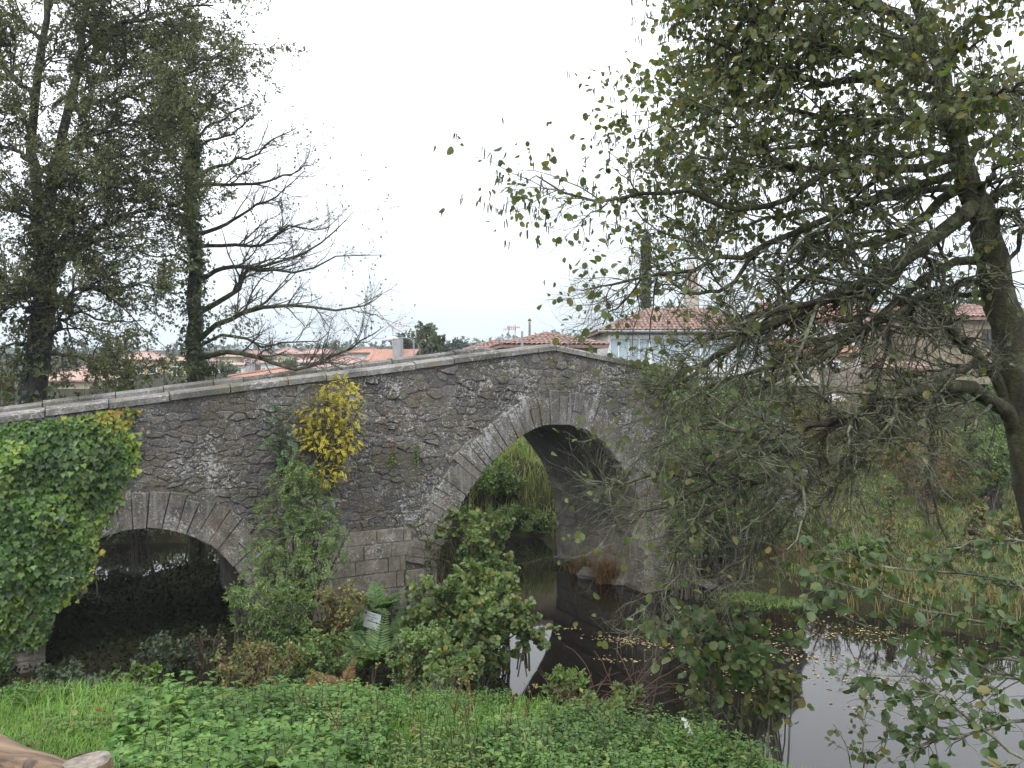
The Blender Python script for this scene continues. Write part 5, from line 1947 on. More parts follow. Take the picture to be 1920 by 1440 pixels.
for lb, px, py, d_, n, L, m_ in (("fern arching over the top of the white sign", 705, 1125, 14.2, 13, .75, L_FERN), ("fern left of the white sign among brambles", 655, 1175, 13.4, 12, .75, L_FERN),
                                 ("fern to the right of the white sign", 752, 1170, 13.8, 11, .62, L_FERN),
                                 ("fern below the sign, leaning to the water", 700, 1225, 12.6, 12, .8, L_FERN), ("fern under the broad alder bush", 800, 1230, 12.0, 12, .8, L_FERN),
                                 ("rusty dead fern at the top of the grass slope", 590, 1280, 8.6, 9, .42, L_RUST), ("half rusty fern behind the grass edge", 640, 1270, 9.4, 8, .5, L_RUST)):
    fern(lb, px, py, d_, n, L, m_)

# the fishing notice
sx, sd_ = 698, 13.3
sc_ = at(sx, 1164, sd_)
sign = thing("river_sign", "small weathered white notice with black arrow pointing right among the ferns", "sign", (sc_[0], sc_[1], gh(sc_[0], sc_[1])))
SA = R(24)
ex = np.array([math.cos(SA), -math.sin(SA), -.16])
ex = norm(ex)
ez_ = np.array([.0, .0, 1.0])
ey_ = norm(np.cross(ez_, ex))
ez_ = norm(np.cross(ex, ey_))
SM = Matrix([[ex[i], ez_[i], -ey_[i]] for i in range(3)])     # local x right, y up, z out of the board
SWd, SH = .315, .27
mb = MB()
vs_ = []
for zz in (0, .008):
    for a, b in ((-SWd / 2, -SH / 2), (SWd / 2, -SH / 2), (SWd / 2, SH / 2), (-SWd / 2, SH / 2)):
        vs_.append(sc_ + ex * a + ez_ * b - ey_ * zz)
mb.poly(vs_, [(3, 2, 1, 0), (4, 5, 6, 7), (0, 1, 5, 4), (1, 2, 6, 5), (2, 3, 7, 6), (3, 0, 4, 7)])
SIGNW = flatmat("weathered sign white", (.50, .53, .53), .5, .4, .12, 9)
INK = flatmat("black print", (.015, .018, .02), .6, .3)
INKG = flatmat("faded print", (.16, .18, .18), .6, .3)
INKB = flatmat("dark blue emblem", (.03, .05, .09), .6, .3)
board = mb.build("board", SIGNW, sign)


def sp(a, b, z=.012):
    return sc_ + ex * a + ez_ * b - ey_ * z


def flat(name, polys, mat):
    mb = MB()
    for P in polys:
        n = len(P)
        top_ = [sp(a, b, .0105) for a, b in P]
        bot = [sp(a, b, .007) for a, b in P]
        mb.poly(top_ + bot, [tuple(range(n)), tuple(range(2 * n - 1, n - 1, -1))] + [(i, i + n, (i + 1) % n + n, (i + 1) % n) for i in range(n)])
    return mb.build(name, mat, board)


flat("arrow", [[(-.09, -.016), (.09, -.016), (.09, -.004), (-.09, -.004)], [(.088, -.028), (.125, -.010), (.088, .008)]], INK)
flat("emblem", [[(-.148, .085), (-.122, .085), (-.122, .125), (-.128, .131), (-.142, .131), (-.148, .125)]], INKB)


def words_on(txt, x, y, s, mat):
    cu = bpy.data.curves.new("lettering", 'FONT')
    cu.body = txt
    cu.size = s
    cu.align_x = 'CENTER'
    cu.extrude = .0008
    cu.offset = .0006
    tmp = bpy.data.objects.new("lettering_curve", cu)
    me = bpy.data.meshes.new_from_object(tmp)
    bpy.data.objects.remove(tmp)
    me.materials.clear()
    me.materials.append(mat)
    o = bpy.data.objects.new("lettering", me)
    col.objects.link(o)
    o.parent = board
    M = SM.to_4x4()
    M.translation = Vector(sp(x, y, .0100) - org(board))
    o.matrix_basis = M


words_on("XUNTA DE GALICIA", -.035, .100, .020, INKG)
words_on("COUTO DE PESCA", -.002, .055, .026, INKG)
words_on("LIBRE", -.002, .018, .024, INKG)
mb = MB()
mb.tube([(sc_[0], sc_[1] + .03, sign.location.z - .2), (sc_[0], sc_[1] + .03, sc_[2]), (sc_[0], sc_[1] + .03, sc_[2] + .1)], .018, 8)
mb.build("post", WOODY, sign)

# vegetation beyond the big arch and the left rear bank
shrub_px("bank_bush", "yellow green bush seen through the big arch", "bush", 930, 900, 55, 55, 30, stems=24, nleaf=6000, S=.11, W=.6, mat=L_LIME)
shrub_px("bank_bush", "fresh green bush seen through the arch beside the vault", "bush", 985, 920, 45, 55, 33, stems=24, nleaf=5200, S=.11, W=.5, mat=L_LIME)
shrub_px("bank_bush", "dark green bush by the water behind the arch", "bush", 985, 985, 65, 42, 29, stems=18, nleaf=5200, S=.10, W=.6, mat=L_WIL)
shrub_px("bank_tree", "dark tree closing the view high in the big arch", "tree", 950, 830, 90, 40, 42, stems=24, nleaf=6000, S=.16, W=.7, mat=L_WIL)
shrub_px("rear_hedge", "dark hedge between the two ivy covered trunks", "hedge", 255, 690, 85, 45, 23.5, stem_r=.012, stems=7, nleaf=5200, S=.10, W=.75, mat=L_IVYD)
shrub_px("rear_hedge", "bushy green clump at the foot of the bare tree", "bush", 360, 690, 42, 34, 22.0, stems=7, nleaf=2300, S=.09, W=.8, mat=L_IVYD)
shrub_px("rear_hedge", "autumn brown undergrowth beside the left trunk", "bush", 150, 735, 75, 32, 21.0, stem_r=.012, stems=7, nleaf=2600, S=.08, W=.7, mat=L_BRAM)
shrub_px("rear_hedge", "ivy tangle just above the parapet right of the left trunk", "bush", 270, 728, 70, 22, 21.0, stem_r=.012, stems=6, nleaf=1900, S=.08, W=.8, mat=L_WIL)
shrub_px("rear_hedge", "leafy brown bush left of the left trunk", "bush", 8, 715, 50, 50, 21.5, stems=14, nleaf=2300, S=.09, W=.7, mat=L_BRAM)
shrub_px("grey_willow", "thin greyish willow right of the bare tree trunk", "bush", 402, 655, 20, 36, 26, stems=9, nleaf=900, S=.07, W=.4, mat=L_DARK)

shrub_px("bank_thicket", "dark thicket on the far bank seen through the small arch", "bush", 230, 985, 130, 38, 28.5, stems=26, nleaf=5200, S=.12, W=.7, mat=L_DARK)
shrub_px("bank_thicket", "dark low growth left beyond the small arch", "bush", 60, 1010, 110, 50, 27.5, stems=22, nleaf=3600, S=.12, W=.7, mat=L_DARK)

# trees on the skyline
def far_tree(label, px, py, rx, ry, d, n, S, mat, name="far_tree", **k):
    return shrub_px(name, label, "tree", px, py, rx, ry, d, stems=k.pop("stems", 14), twigs=9, nleaf=n, S=S, W=.75, mat=mat, stem_r=.10, **k)


far_tree("dark conifer behind the street lamp", 762, 640, 24, 24, 90, 2600, .30, L_FARD, loose=.1)
far_tree("loose pale green tree beside the dark conifer", 806, 630, 30, 34, 66, 5600, .20, L_FAR)
far_tree("dark round tree right of the pale tree", 862, 652, 36, 18, 95, 2600, .30, L_FARD)
far_tree("dark tree half hidden behind the pale tree", 838, 655, 22, 14, 92, 1400, .28, L_FARD)
far_tree("trees between the red hip roof and the glazed house", 1098, 645, 28, 14, 110, 1500, .30, L_FARD)
far_tree("green bushy tree beside the church tower", 1262, 575, 24, 14, 62, 1500, .20, L_FAR)
far_tree("small round dark tree on the far skyline", 620, 650, 12, 7, 240, 600, .6, L_FARD)
far_tree("small dark tree left of the grey gabled house", 722, 660, 8, 8, 150, 500, .4, L_FARD)
far_tree("tree behind the ochre stone house", 1830, 560, 40, 20, 60, 1500, .20, L_FAR)
far_tree("bushes below the yellow apartment block", 545, 683, 28, 12, 105, 1500, .26, L_FAR)
far_tree("bushes left of the low white building", 425, 690, 24, 12, 90, 1500, .24, L_FAR)

n = 9000
a = rng.uniform(-.75, .75, n)
dd_ = rng.uniform(170, 440, n)
P = np.stack([a * dd_, dd_, np.zeros(n)], -1)
den = .5 + .5 * np.sin(P[:, 0] * .05 + 2) * np.sin(P[:, 1] * .045 + P[:, 0] * .02)
P = P[rng.random(n) < den ** 1.5]
P[:, 2] = height(P[:, 0], P[:, 1]) + rng.uniform(0, 2.4, len(P)) * (.4 + .6 * np.abs(np.sin(P[:, 0] * .09)))
o = foliage(None, L_FARD, P, norm(rng.normal(0, 1, P.shape)), norm(rng.normal(0, .6, P.shape) + [0, -.4, .8]), rng.uniform(1.0, 2.4, len(P)), .8, "quad", name="far_woods")
tag(o, "distant dark woods on the hillside behind the town", "woods")

# ivy covered dead trunk standing like a column
DT = thing("ivy_clad_tree", "tall narrow ivy clad trunk standing like a column above the glazed house", "tree", tuple(at(1211, 640, 56)))
P = pix_path([(1213, 640, 56), (1211, 560, 56), (1210, 500, 56), (1212, 440, 56)], 10)
Rr = np.linspace(.34, .24, 10)
joined_limbs(DT, [(P, Rr)], BARK_D, 8, "trunk")
ivy_on(DT, P, Rr, 1900, .16, L_IVYD, .35)
c = at(1212, 440, 56)
tb = Tubes()
P2, R2 = grow(np.repeat([c], 14, 0), norm(rng.normal(0, 1, (14, 3)) * [1, 1, .4] + [0, 0, .5]), rng.uniform(.6, 1.3, 14), .05, 4, .2)
tb.add(P2, R2, 5)
tb.build("stubs", BARK_D, DT, kind="stuff")

# ------------------------------------------------------------------ the far right bank
B_ = [("autumn bush", "large olive and orange autumn bush on the right bank lawn", "bush", 1745, 868, 105, 75, 31, dict(stems=45, nleaf=15600, S=.10, W=.4, mat=L_MIX, shape="lance", bark=STEM_R)),
      ("autumn bush", "fresh green bush beside the alder trunk", "bush", 1860, 850, 60, 80, 29, dict(stems=27, nleaf=8640, S=.11, W=.55, mat=L_WIL)),
      ("autumn bush", "olive thicket under the low arching limb", "bush", 1640, 850, 75, 60, 36, dict(stems=30, nleaf=10080, S=.10, W=.55, mat=L_MIX)),
      ("autumn bush", "green willow thicket beside the bridge abutment", "bush", 1385, 860, 75, 100, 21.9, dict(stems=36, nleaf=12480, S=.09, W=.5, mat=L_WIL)),
      ("autumn bush", "dense olive thicket right of the abutment stones", "bush", 1560, 860, 75, 75, 36, dict(stems=33, nleaf=11040, S=.09, W=.55, mat=L_MIX)),
      ("autumn bush", "dark thicket at the water below the right abutment", "bush", 1345, 985, 75, 55, 21.9, dict(stems=30, nleaf=8640, S=.08, W=.55, mat=L_DARK)),
      ("autumn bush", "green thicket hiding the wall right of the big arch", "bush", 1290, 840, 62, 110, 21.0, dict(stems=30, nleaf=9000, S=.085, W=.55, mat=L_WIL)),
      ("autumn bush", "green growth swallowing the sloping parapet right of the ivy hump", "bush", 1370, 755, 85, 42, 21.8, dict(stems=26, nleaf=6000, S=.085, W=.6, mat=L_WIL)),
      ("autumn bush", "dark shrub leaning out from the bank corner", "bush", 1450, 985, 75, 55, 23.0, dict(stems=30, nleaf=8160, S=.08, W=.55, mat=L_WIL)),
      ("autumn bush", "yellow green low bush on the bank behind the mossy spit", "bush", 1600, 1020, 48, 22, 22.0, dict(stems=21, nleaf=4320, S=.07, W=.6, mat=L_LIME)),
      ("autumn bush", "dense green bushes behind the right lawn", "bush", 1890, 745, 80, 70, 33, dict(stems=33, nleaf=10080, S=.12, W=.6, mat=L_WIL)),
      ("autumn bush", "brown undergrowth below the stone houses", "bush", 1680, 745, 90, 50, 36, dict(stems=33, nleaf=10080, S=.12, W=.6, mat=L_MIX)),
      ("autumn bush", "grey green bushes under the glazed gallery", "bush", 1390, 740, 90, 45, 33, dict(stems=33, nleaf=10080, S=.11, W=.6, mat=L_DARK)),
      ("autumn bush", "tangled bushes in front of the orange annexe", "bush", 1520, 760, 80, 40, 33, dict(stems=30, nleaf=8640, S=.11, W=.55, mat=L_MIX)),
      ("autumn bush", "small shrub with orange leaves at the right frame edge", "bush", 1905, 985, 30, 28, 24, dict(stems=18, nleaf=2640, S=.08, W=.6, mat=L_MIX)),
      ("autumn bush", "shrub on the lawn with clear thin stem", "bush", 1865, 925, 28, 16, 30, dict(stems=12, nleaf=1680, S=.09, W=.6, mat=L_BRAM))]
for nm, lb, ct, px, py, rx, ry, d_, kw in B_:
    shrub_px(nm.replace(" ", "_"), lb, ct, px, py, rx, ry, d_, **kw)


def small_tree(label, px, py_base, py_top, d, r, n, mat, spread=.22, S=.07, ivy=0, ns=3, bark=BARK_G):
    x = hp(px, d)
    z0 = zp(py_base, d)
    h = zp(py_top, d) - z0
    t = thing("young_tree", label, "tree", (x, d, z0))
    P, Rr = grow(np.repeat([[x, d, z0 - .1]], ns, 0), norm(np.array([0, 0, 1.0]) + rng.normal(0, spread, (ns, 3))), h, r, 8, .06, (0, 0, .04))
    tb = Tubes()
    tb.add(P[:1], Rr[:1], 7)
    tb.build("trunk", bark, t)
    tb = Tubes()
    if ns > 1:
        tb.add(P[1:], Rr[1:] * .7, 6)
    pos, d_, rr, _ = sprout(P, Rr, 9, .35, 1, .7, .25)
    P2, R2 = grow(pos, d_, h * .3 * rng.uniform(.5, 1.1, len(pos)), rr * .5, 5, .18, (0, 0, .08))
    tb.add(P2, R2, 4)
    pos, d_, rr, _ = sprout(P2, R2, 4, .2, 1, .7, .25)
    P3, R3 = grow(pos, d_, h * .13 * rng.uniform(.5, 1.1, len(pos)), rr * .6, 4, .2, (0, 0, .05))
    tb.add(P3, R3, 3)
    tb.build("branches", bark, t, kind="stuff")
    a = leaves_on(P3, n / max(1, len(P3)), .1, .9, .1, .6)
    foliage(t, mat, a[0], a[1], a[2], S * rng.uniform(.6, 1.2, len(a[0])), .7, "quad")
    if ivy:
        ivy_on(t, P[0], Rr[0] * 1.8, ivy, .09, L_BRAM, 1.2)


small_tree("young many stemmed tree on the lawn behind the reeds", 1748, 1018, 850, 24, .05, 500, L_RUST, .30, .07, 0, 5)
small_tree("short broad trunk wrapped in brown ivy on the right lawn", 1818, 1035, 930, 22.5, .16, 300, L_RUST, .05, .07, 900, 1)
small_tree("slim young tree near the bank corner", 1645, 1020, 880, 23, .04, 800, L_WIL, .10, .07, 0, 2)
small_tree("ivy wrapped young tree next to the slim one", 1665, 1015, 900, 23.5, .07, 900, L_WIL, .12, .07, 500, 2)
small_tree("thin bare tree at the edge of the thicket", 1560, 1010, 850, 24, .05, 300, L_MIX, .22, .07, 0, 4)


def blades(name, label, P, L, mat, lean=.25, W=.07, kind="stuff", cat=None, root=None):
    n = len(P)
    a = rng.uniform(0, 2 * np.pi, n)
    out = np.stack([np.cos(a), np.sin(a), np.zeros(n)], -1)
    D = norm(np.array([0, 0, 1.0]) + out * np.abs(rng.normal(0, lean, n))[:, None])
    N = norm(out * -1 + np.array([0, 0, .3]) + rng.normal(0, .2, out.shape))
    N = norm(N - (N * D).sum(-1, keepdims=True) * D)
    X = np.cross(D, N)
    S = L[:, None]
    w_ = (S * W)
    droop = out * S * np.abs(rng.normal(0, lean, n))[:, None]
    v0, v1 = P - X * w_ / 2, P + X * w_ / 2
    m0 = P + D * S * .55 + droop * .25
    v2, v3 = m0 + X * w_ * .4, m0 - X * w_ * .4
    v4 = P + D * S * .98 + droop - np.array([0, 0, 1.0]) * np.linalg.norm(droop, axis=1, keepdims=True) * .35
    V = np.stack([v0, v1, v2, v3, v4], 1).reshape(-1, 3)
    i = np.arange(n)[:, None] * 5
    r_ = rng.random(n)
    me = mesh_np(name, V - org(root), [i + np.array([[0, 1, 2, 3]]), i + np.array([[3, 2, 4]])], np.concatenate([r_, r_]))
    o = link(name, me, mat, root, kind)
    if label:
        tag(o, label, cat)
    return o


def tuft(label, px, py, d, rx, n, L, mat, lean=.4):
    c = at(px, py, d)
    c[2] = max(gh(c[0], c[1]), .02)
    t = thing("sedge_tuft", label, "grass tuft", tuple(c), "rust coloured sedge tufts at the foot of the bridge")
    P = c + rng.normal(0, 1, (n, 3)) * np.array([rx, rx * .7, .01])
    blades("blades", None, P, L * rng.uniform(.5, 1.15, n), mat, lean, .03, "stuff", None, t)


for lb, px, py, d_, rx, n, L in (("orange sedge tuft at the foot of the big arch, left one", 1140, 1085, 22.4, .16, 420, .85), ("orange sedge tuft by the right jamb of the big arch", 1190, 1075, 22.6, .22, 420, .75),
                                 ("rusty sedge tuft hanging to the water right of the arch", 1262, 1085, 22.3, .22, 480, .95), ("rusty sedge tuft under the dark thicket", 1300, 1080, 22.4, .25, 420, .8),
                                 ("brown sedge tuft behind the mossy spit", 1420, 1060, 22.6, .3, 420, .7), ("reddish sedge tuft at the bank corner", 1465, 1050, 22.4, .3, 420, .7),
                                 ("yellow sedge tuft left under the big arch", 1090, 1075, 23.5, .2, 300, .6)):
    tuft(lb, px, py, d_, rx, n, L, L_REED)

# stones along the foot of the far bank
for i, (px, d_) in enumerate(((1060, 24.6), (1110, 23.0), (1165, 22.3), (1228, 22.0), (1292, 21.9), (1340, 21.9))):
    c = at(px, HZ, d_)
    P = norm(rng.normal(0, 1, (14, 3)))
    import bmesh
    bm = bmesh.new()
    for p in P:
        bm.verts.new(p * np.array([.42, .3, .22]) * rng.uniform(.8, 1.2))
    bmesh.ops.convex_hull(bm, input=bm.verts)
    me = bpy.data.meshes.new("bank_stone")
    bm.to_mesh(me)
    bm.free()
    o = link("bank_stone", me, M_RUB, None)
    o.location = (c[0], d_, .10)
    tag(o, ("flat dark stone at the water under the far end of the vault", "dark stone at the water under the middle of the vault", "dark stone below the left orange sedge tuft", "dark stone in the water by the right jamb", "dark stone between the two rusty sedge tufts", "dark stone under the thicket at the water line")[i], "stone", "stones at the foot of the far bank")

# rough grass on the bank behind the bridge
n = 42000
P = np.stack([rng.uniform(-17, 7, n), rng.uniform(26.5, 48, n), np.zeros(n)], -1)
sd = poly_sdf(P[:, 0], P[:, 1], RIVER)
P = P[sd > .1]
P[:, 2] = height(P[:, 0], P[:, 1])
blades("rough_grass", "tall rough grass on the bank behind the bridge", P, rng.uniform(.25, .75, len(P)), L_LAWN, .4, .055, "stuff", "grass")

# reeds and lawn on the right bank
n = 2600
P = np.stack([rng.uniform(6.5, 13.5, n), rng.uniform(17.5, 24, n), np.zeros(n)], -1)
sd = poly_sdf(P[:, 0], P[:, 1], RIVER)
P = P[(sd > -.15) & (sd < 1.5 + .6 * wob(P[:, 0] * 2, P[:, 1] * 2)) & (P[:, 0] > 8.1)]
P[:, 2] = np.maximum(height(P[:, 0], P[:, 1]), -.05)
blades("reeds", "yellowing reeds along the right bank of the river", P, rng.uniform(.35, .8, len(P)), L_DRY, .25, .035, "stuff", "reeds")
n = 62000
P = np.stack([rng.uniform(4, 24, n), rng.uniform(19, 38, n), np.zeros(n)], -1)
sd = poly_sdf(P[:, 0], P[:, 1], RIVER)
P = P[sd > .2]
P[:, 2] = height(P[:, 0], P[:, 1])
blades("lawn_grass", "yellow green mown grass on the right bank", P, rng.uniform(.08, .22, len(P)), L_LAWN, .5, .10, "stuff", "grass")
# mossy spit
n = 5000
P = np.stack([rng.normal(7.0, .75, n), rng.normal(20.9, .42, n), np.zeros(n) + .02], -1)
blades("water_weed", "bright green weed growing on the spit at the bend", P, rng.uniform(.04, .12, n), L_LIME, .8, .2, "stuff", "water weed")

# leaves drifting on the river
lit = []
for px, py, sx_, sy_, k in ((1150, 1198, 30, 3, 60), (1200, 1206, 45, 4, 90), (1160, 1238, 40, 3, 50), (1300, 1212, 60, 9, 130), (1420, 1222, 70, 12, 150), (1500, 1186, 70, 6, 110), (1560, 1240, 90, 7, 90), (1620, 1180, 60, 5, 110), (1700, 1196, 70, 7, 120),
                            (1640, 1278, 110, 6, 80), (1760, 1310, 90, 7, 70), (1800, 1228, 70, 8, 90), (1360, 1290, 45, 12, 80), (1070, 1178, 14, 2, 14), (1590, 1150, 20, 5, 60), (1720, 1335, 90, 5, 50), (1400, 1265, 50, 6, 60)):
    a = rng.normal(px, sx_, k)
    b = np.clip(rng.normal(py, sy_, k) + .09 * (a - px), 1125, 1435)
    d_ = EYE * F / (b - HZ)
    lit.append(np.stack([(a - 960) / F * d_, d_, np.full(k, .006)], -1))
P = np.concatenate(lit)
P = P[poly_sdf(P[:, 0], P[:, 1], RIVER) < -.1]
D = norm(rng.normal(0, 1, P.shape) * np.array([1, 1, .02]))
o = foliage(None, L_LITTER, P, D, norm(rng.normal(0, .06, P.shape) + [0, 0, 1]), .05 * rng.uniform(.3, 1.5, len(P)), .7, "round", name="floating_leaves")
tag(o, "fallen yellow and brown leaves drifting on the river", "leaves")

# ------------------------------------------------------------------ the near bank
def bank_pt(px, py):
    """where the line of sight through a pixel meets the near bank"""
    px, py = np.asarray(px, float), np.asarray(py, float)
    d = 1.95 / np.maximum((py - HZ) / F - .152, .02)
    x = (px - 960) / F * d
    return np.stack([x, d, height(x, d)], -1)


# grass
n = 150000
P = np.stack([rng.uniform(-6.5, 4.2, n), rng.uniform(2.6, 10.5, n) ** 1.0, np.zeros(n)], -1)
s_ = np.maximum(P[:, 1] - 7.2, P[:, 0] * .75 + P[:, 1] * .66 - 5.25)
clump = .5 + .5 * wob(P[:, 0] * 2.3 + 1, P[:, 1] * 2.3)
keep = (s_ < 1.6) & (np.abs(P[:, 0]) < .72 * P[:, 1] + .3) & (rng.random(n) < .45 + .6 * clump)
P, s_, clump = P[keep], s_[keep], clump[keep]
P[:, 2] = height(P[:, 0], P[:, 1]) - .01
lawn = sstep(-.4, -1.3, P[:, 0]) * sstep(6.4, 5.6, P[:, 1])
Lg = rng.uniform(.06, .19, len(P)) * (1 - .68 * lawn) * (.7 + .7 * clump) * (1 - .5 * sstep(.2, 1.0, P[:, 0]))
blades("bank_grass", "lush green grass on the near bank", P, Lg, L_GRASS, .38, .045, "stuff", "grass")
n = 110000
P = np.stack([rng.uniform(-5, -.2, n), rng.uniform(2.6, 6.8, n), np.zeros(n)], -1)
P = P[(rng.random(n) < sstep(-.3, -1.2, P[:, 0])) & (np.abs(P[:, 0]) < .7 * P[:, 1] + .2)]
P[:, 2] = height(P[:, 0], P[:, 1]) - .005
blades("mown_grass", "short bright mown grass at the left of the near bank", P, rng.uniform(.035, .085, len(P)), L_GRASS, .5, .085, "stuff", "grass")


# nettles
def nettles(name, label, P, H, S, mat=L_NET, pairs=6, cat="nettles", W=.74):
    n = len(P)
    st, sr = grow(P, norm(np.array([0, 0, 1.0]) + rng.normal(0, .16, (n, 3))), H, .004, 6, .06, (0, 0, .05), .6)
    t = thing(name, label, cat, tuple(P.mean(0)))
    t["kind"] = "stuff"
    tb = Tubes()
    tb.add(st, sr, 4)
    tb.build("stems", STEM_G, t, kind="stuff")
    pos, dd, nn, sz = [], [], [], []
    m = st.shape[1]
    a0 = rng.uniform(0, np.pi, n)
    for q, k in enumerate(np.linspace(.30, 1.0, pairs)):
        u = k * (m - 1)
        i = min(int(u), m - 2)
        c = st[:, i] + (st[:, i + 1] - st[:, i]) * (u - i)
        top_ = (k > .97)
        for sg in ((0, np.pi) if not top_ else (0, np.pi / 2, np.pi, 3 * np.pi / 2)):
            a = a0 + q * np.pi / 2 + sg + rng.normal(0, .25, n)
            o = np.stack([np.cos(a), np.sin(a), np.full(n, .12 if not top_ else .35)], -1)
            dd.append(norm(o + np.array([0, 0, -.18]) + rng.normal(0, .12, o.shape)))
            nn.append(norm(np.array([0, 0, 1.0]) + o * .25 + rng.normal(0, .15, o.shape)))
            pos.append(c + o * .012)
            sz.append(S * (1.0 - .5 * abs(k - .62) * 1.6) * rng.uniform(.75, 1.2, n) * (.62 if top_ else 1))
    foliage(t, mat, np.concatenate(pos), np.concatenate(dd), np.concatenate(nn), np.concatenate(sz), W, "nettle")
    return t


def patch(pix, n):
    q = sample_poly(np.array(pix, float), n)
    P = bank_pt(q[:, 0], q[:, 1])
    return P


P = patch([(215, 1600), (210, 1470), (250, 1420), (330, 1385), (430, 1372), (520, 1380), (590, 1420), (640, 1480), (660, 1600)], 300)
nettles("nettle_patch", "dense dome of toothed nettles at the bottom left of the bank", P, rng.uniform(.26, .42, len(P)), .115)
P = patch([(500, 1370), (540, 1345), (640, 1350), (700, 1370), (720, 1420), (700, 1500), (640, 1480), (580, 1400)], 190)
nettles("nettle_patch", "smaller nettles behind the dome, mixed with grass", P, rng.uniform(.18, .34, len(P)), .08)
P = patch([(900, 1420), (960, 1385), (1080, 1372), (1180, 1390), (1260, 1400), (1340, 1420), (1420, 1460), (1480, 1520), (1500, 1620), (1300, 1640), (1100, 1560), (950, 1500)], 950)
nettles("nettle_patch", "wide carpet of small nettles sloping to the water on the right", P, rng.uniform(.16, .32, len(P)), .068)
P = patch([(660, 1470), (760, 1420), (900, 1400), (1010, 1440), (1050, 1560), (900, 1640), (700, 1640)], 420)
nettles("weed_patch", "bright green weeds at the bottom centre of the bank", P, rng.uniform(.08, .20, len(P)), .05, L_LIME, 4, "weeds", .8)
P = patch([(40, 1340), (140, 1352), (260, 1336), (330, 1350), (280, 1392), (180, 1412), (90, 1410)], 330)
nettles("weed_patch", "clover like bright weeds on the mown grass at the left", P, rng.uniform(.03, .10, len(P)), .045, L_LIME, 3, "weeds", .95)
P = patch([(300, 1330), (420, 1318), (560, 1312), (760, 1325), (960, 1330), (1000, 1372), (860, 1390), (640, 1362), (420, 1362), (120, 1350), (0, 1345), (0, 1318)], 700)
nettles("weed_patch", "mixed green weeds along the crest of the bank", P, rng.uniform(.05, .17, len(P)), .055, L_NET, 5, "weeds", .6)

P = patch([(900, 1420), (960, 1385), (1080, 1372), (1180, 1390), (1260, 1400), (1340, 1420), (1420, 1460), (1480, 1520), (1500, 1620), (1300, 1640), (1100, 1560), (950, 1500)], 260)
nettles("weed_patch", "taller darker weeds scattered through the nettle carpet on the right", P, rng.uniform(.14, .46, len(P)), .075, L_WIL, 5, "weeds", .5)
P = patch([(230, 1420), (430, 1370), (640, 1400), (900, 1400), (900, 1600), (230, 1600)], 150)
nettles("weed_patch", "narrow leaved weeds poking through the nettle dome and centre grass", P, rng.uniform(.2, .5, len(P)), .07, L_WIL, 6, "weeds", .32)
q = sample_poly(np.array([(0, 1320), (1000, 1320), (1450, 1480), (1450, 1640), (0, 1640)], float), 420)
P = bank_pt(q[:, 0], q[:, 1]) + np.stack([np.zeros(420), np.zeros(420), rng.uniform(.01, .16, 420)], -1)
o = foliage(None, L_BRAM, P, norm(rng.normal(0, 1, P.shape)), norm(rng.normal(0, .7, P.shape) + [0, 0, 1]), .042 * rng.uniform(.3, 1.2, 420), .75, "round", name="fallen_leaves")
tag(o, "brown fallen alder leaves caught in the bank grass and weeds", "leaves")

# low growth between the bank and the bridge, shade put into its leaf colour
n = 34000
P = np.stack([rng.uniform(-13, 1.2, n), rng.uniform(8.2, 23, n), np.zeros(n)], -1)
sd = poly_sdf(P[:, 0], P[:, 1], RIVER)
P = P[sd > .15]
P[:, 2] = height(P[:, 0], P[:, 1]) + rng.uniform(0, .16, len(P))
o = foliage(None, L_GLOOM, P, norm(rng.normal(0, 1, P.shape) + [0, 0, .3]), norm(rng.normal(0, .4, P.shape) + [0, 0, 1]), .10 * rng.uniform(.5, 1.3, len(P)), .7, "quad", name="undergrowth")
tag(o, "low undergrowth in the hollow before the bridge, leaves darkened for shade", "undergrowth")

# dock plants and dry stalks standing out of the grass
def dock(label, px, py, n, S, H=.0):
    c = bank_pt(px, py)
    t = thing("dock_plant", label, "plant", tuple(c))
    a = rng.uniform(0, 2 * np.pi, n)
    D = norm(np.stack([np.cos(a) * .8, np.sin(a) * .8, rng.uniform(.5, 1.4, n)], -1))
    for i in range(n):
        T, K = LEAF["nettle"]
        V, K2, nf = leaves_geo((c + [0, 0, .03])[None], D[i:i + 1], norm(-D[i:i + 1] * [1, 1, 0] + [0, 0, .7]), np.array([S * rng.uniform(.7, 1.1)]), .42, "nettle")
        part("leaf", V, K2, L_LIME, t, rnd=np.full(nf, rng.random()))
    return t


dock("broad leaved dock on the crest of the bank by the briar", 1045, 1355, 12, .19)
dock("broad leaved dock low in the nettle carpet", 1080, 1400, 12, .17)
dock("small dock among the weeds at the left", 50, 1350, 9, .14)


def stalk(label, px, py, h, n=26, mat=L_DRY):
    c = bank_pt(px, py)
    t = thing("dry_stalk", label, "plant", tuple(c), None)
    P, Rr = grow(c[None], np.array([[rng.normal(0, .15), 0, 1.0]]), h, .005, 8, .06)
    tb = Tubes()
    tb.add(P, Rr, 4)
    pos, d, rr, _ = sprout(P, Rr, 7, .4, .95, .5, .1)
    P2, R2 = grow(pos, d, h * .25, .003, 3, .1)
    tb.add(P2, R2, 3)
    tb.build("stem", STEM_R, t)
    a = leaves_on(P2, n / max(len(P2), 1), .2, .8, .1, .6)
    foliage(t, mat, *a, .03 * rng.uniform(.6, 1.3, len(a[0])), .6, "quad", name="seed_heads")


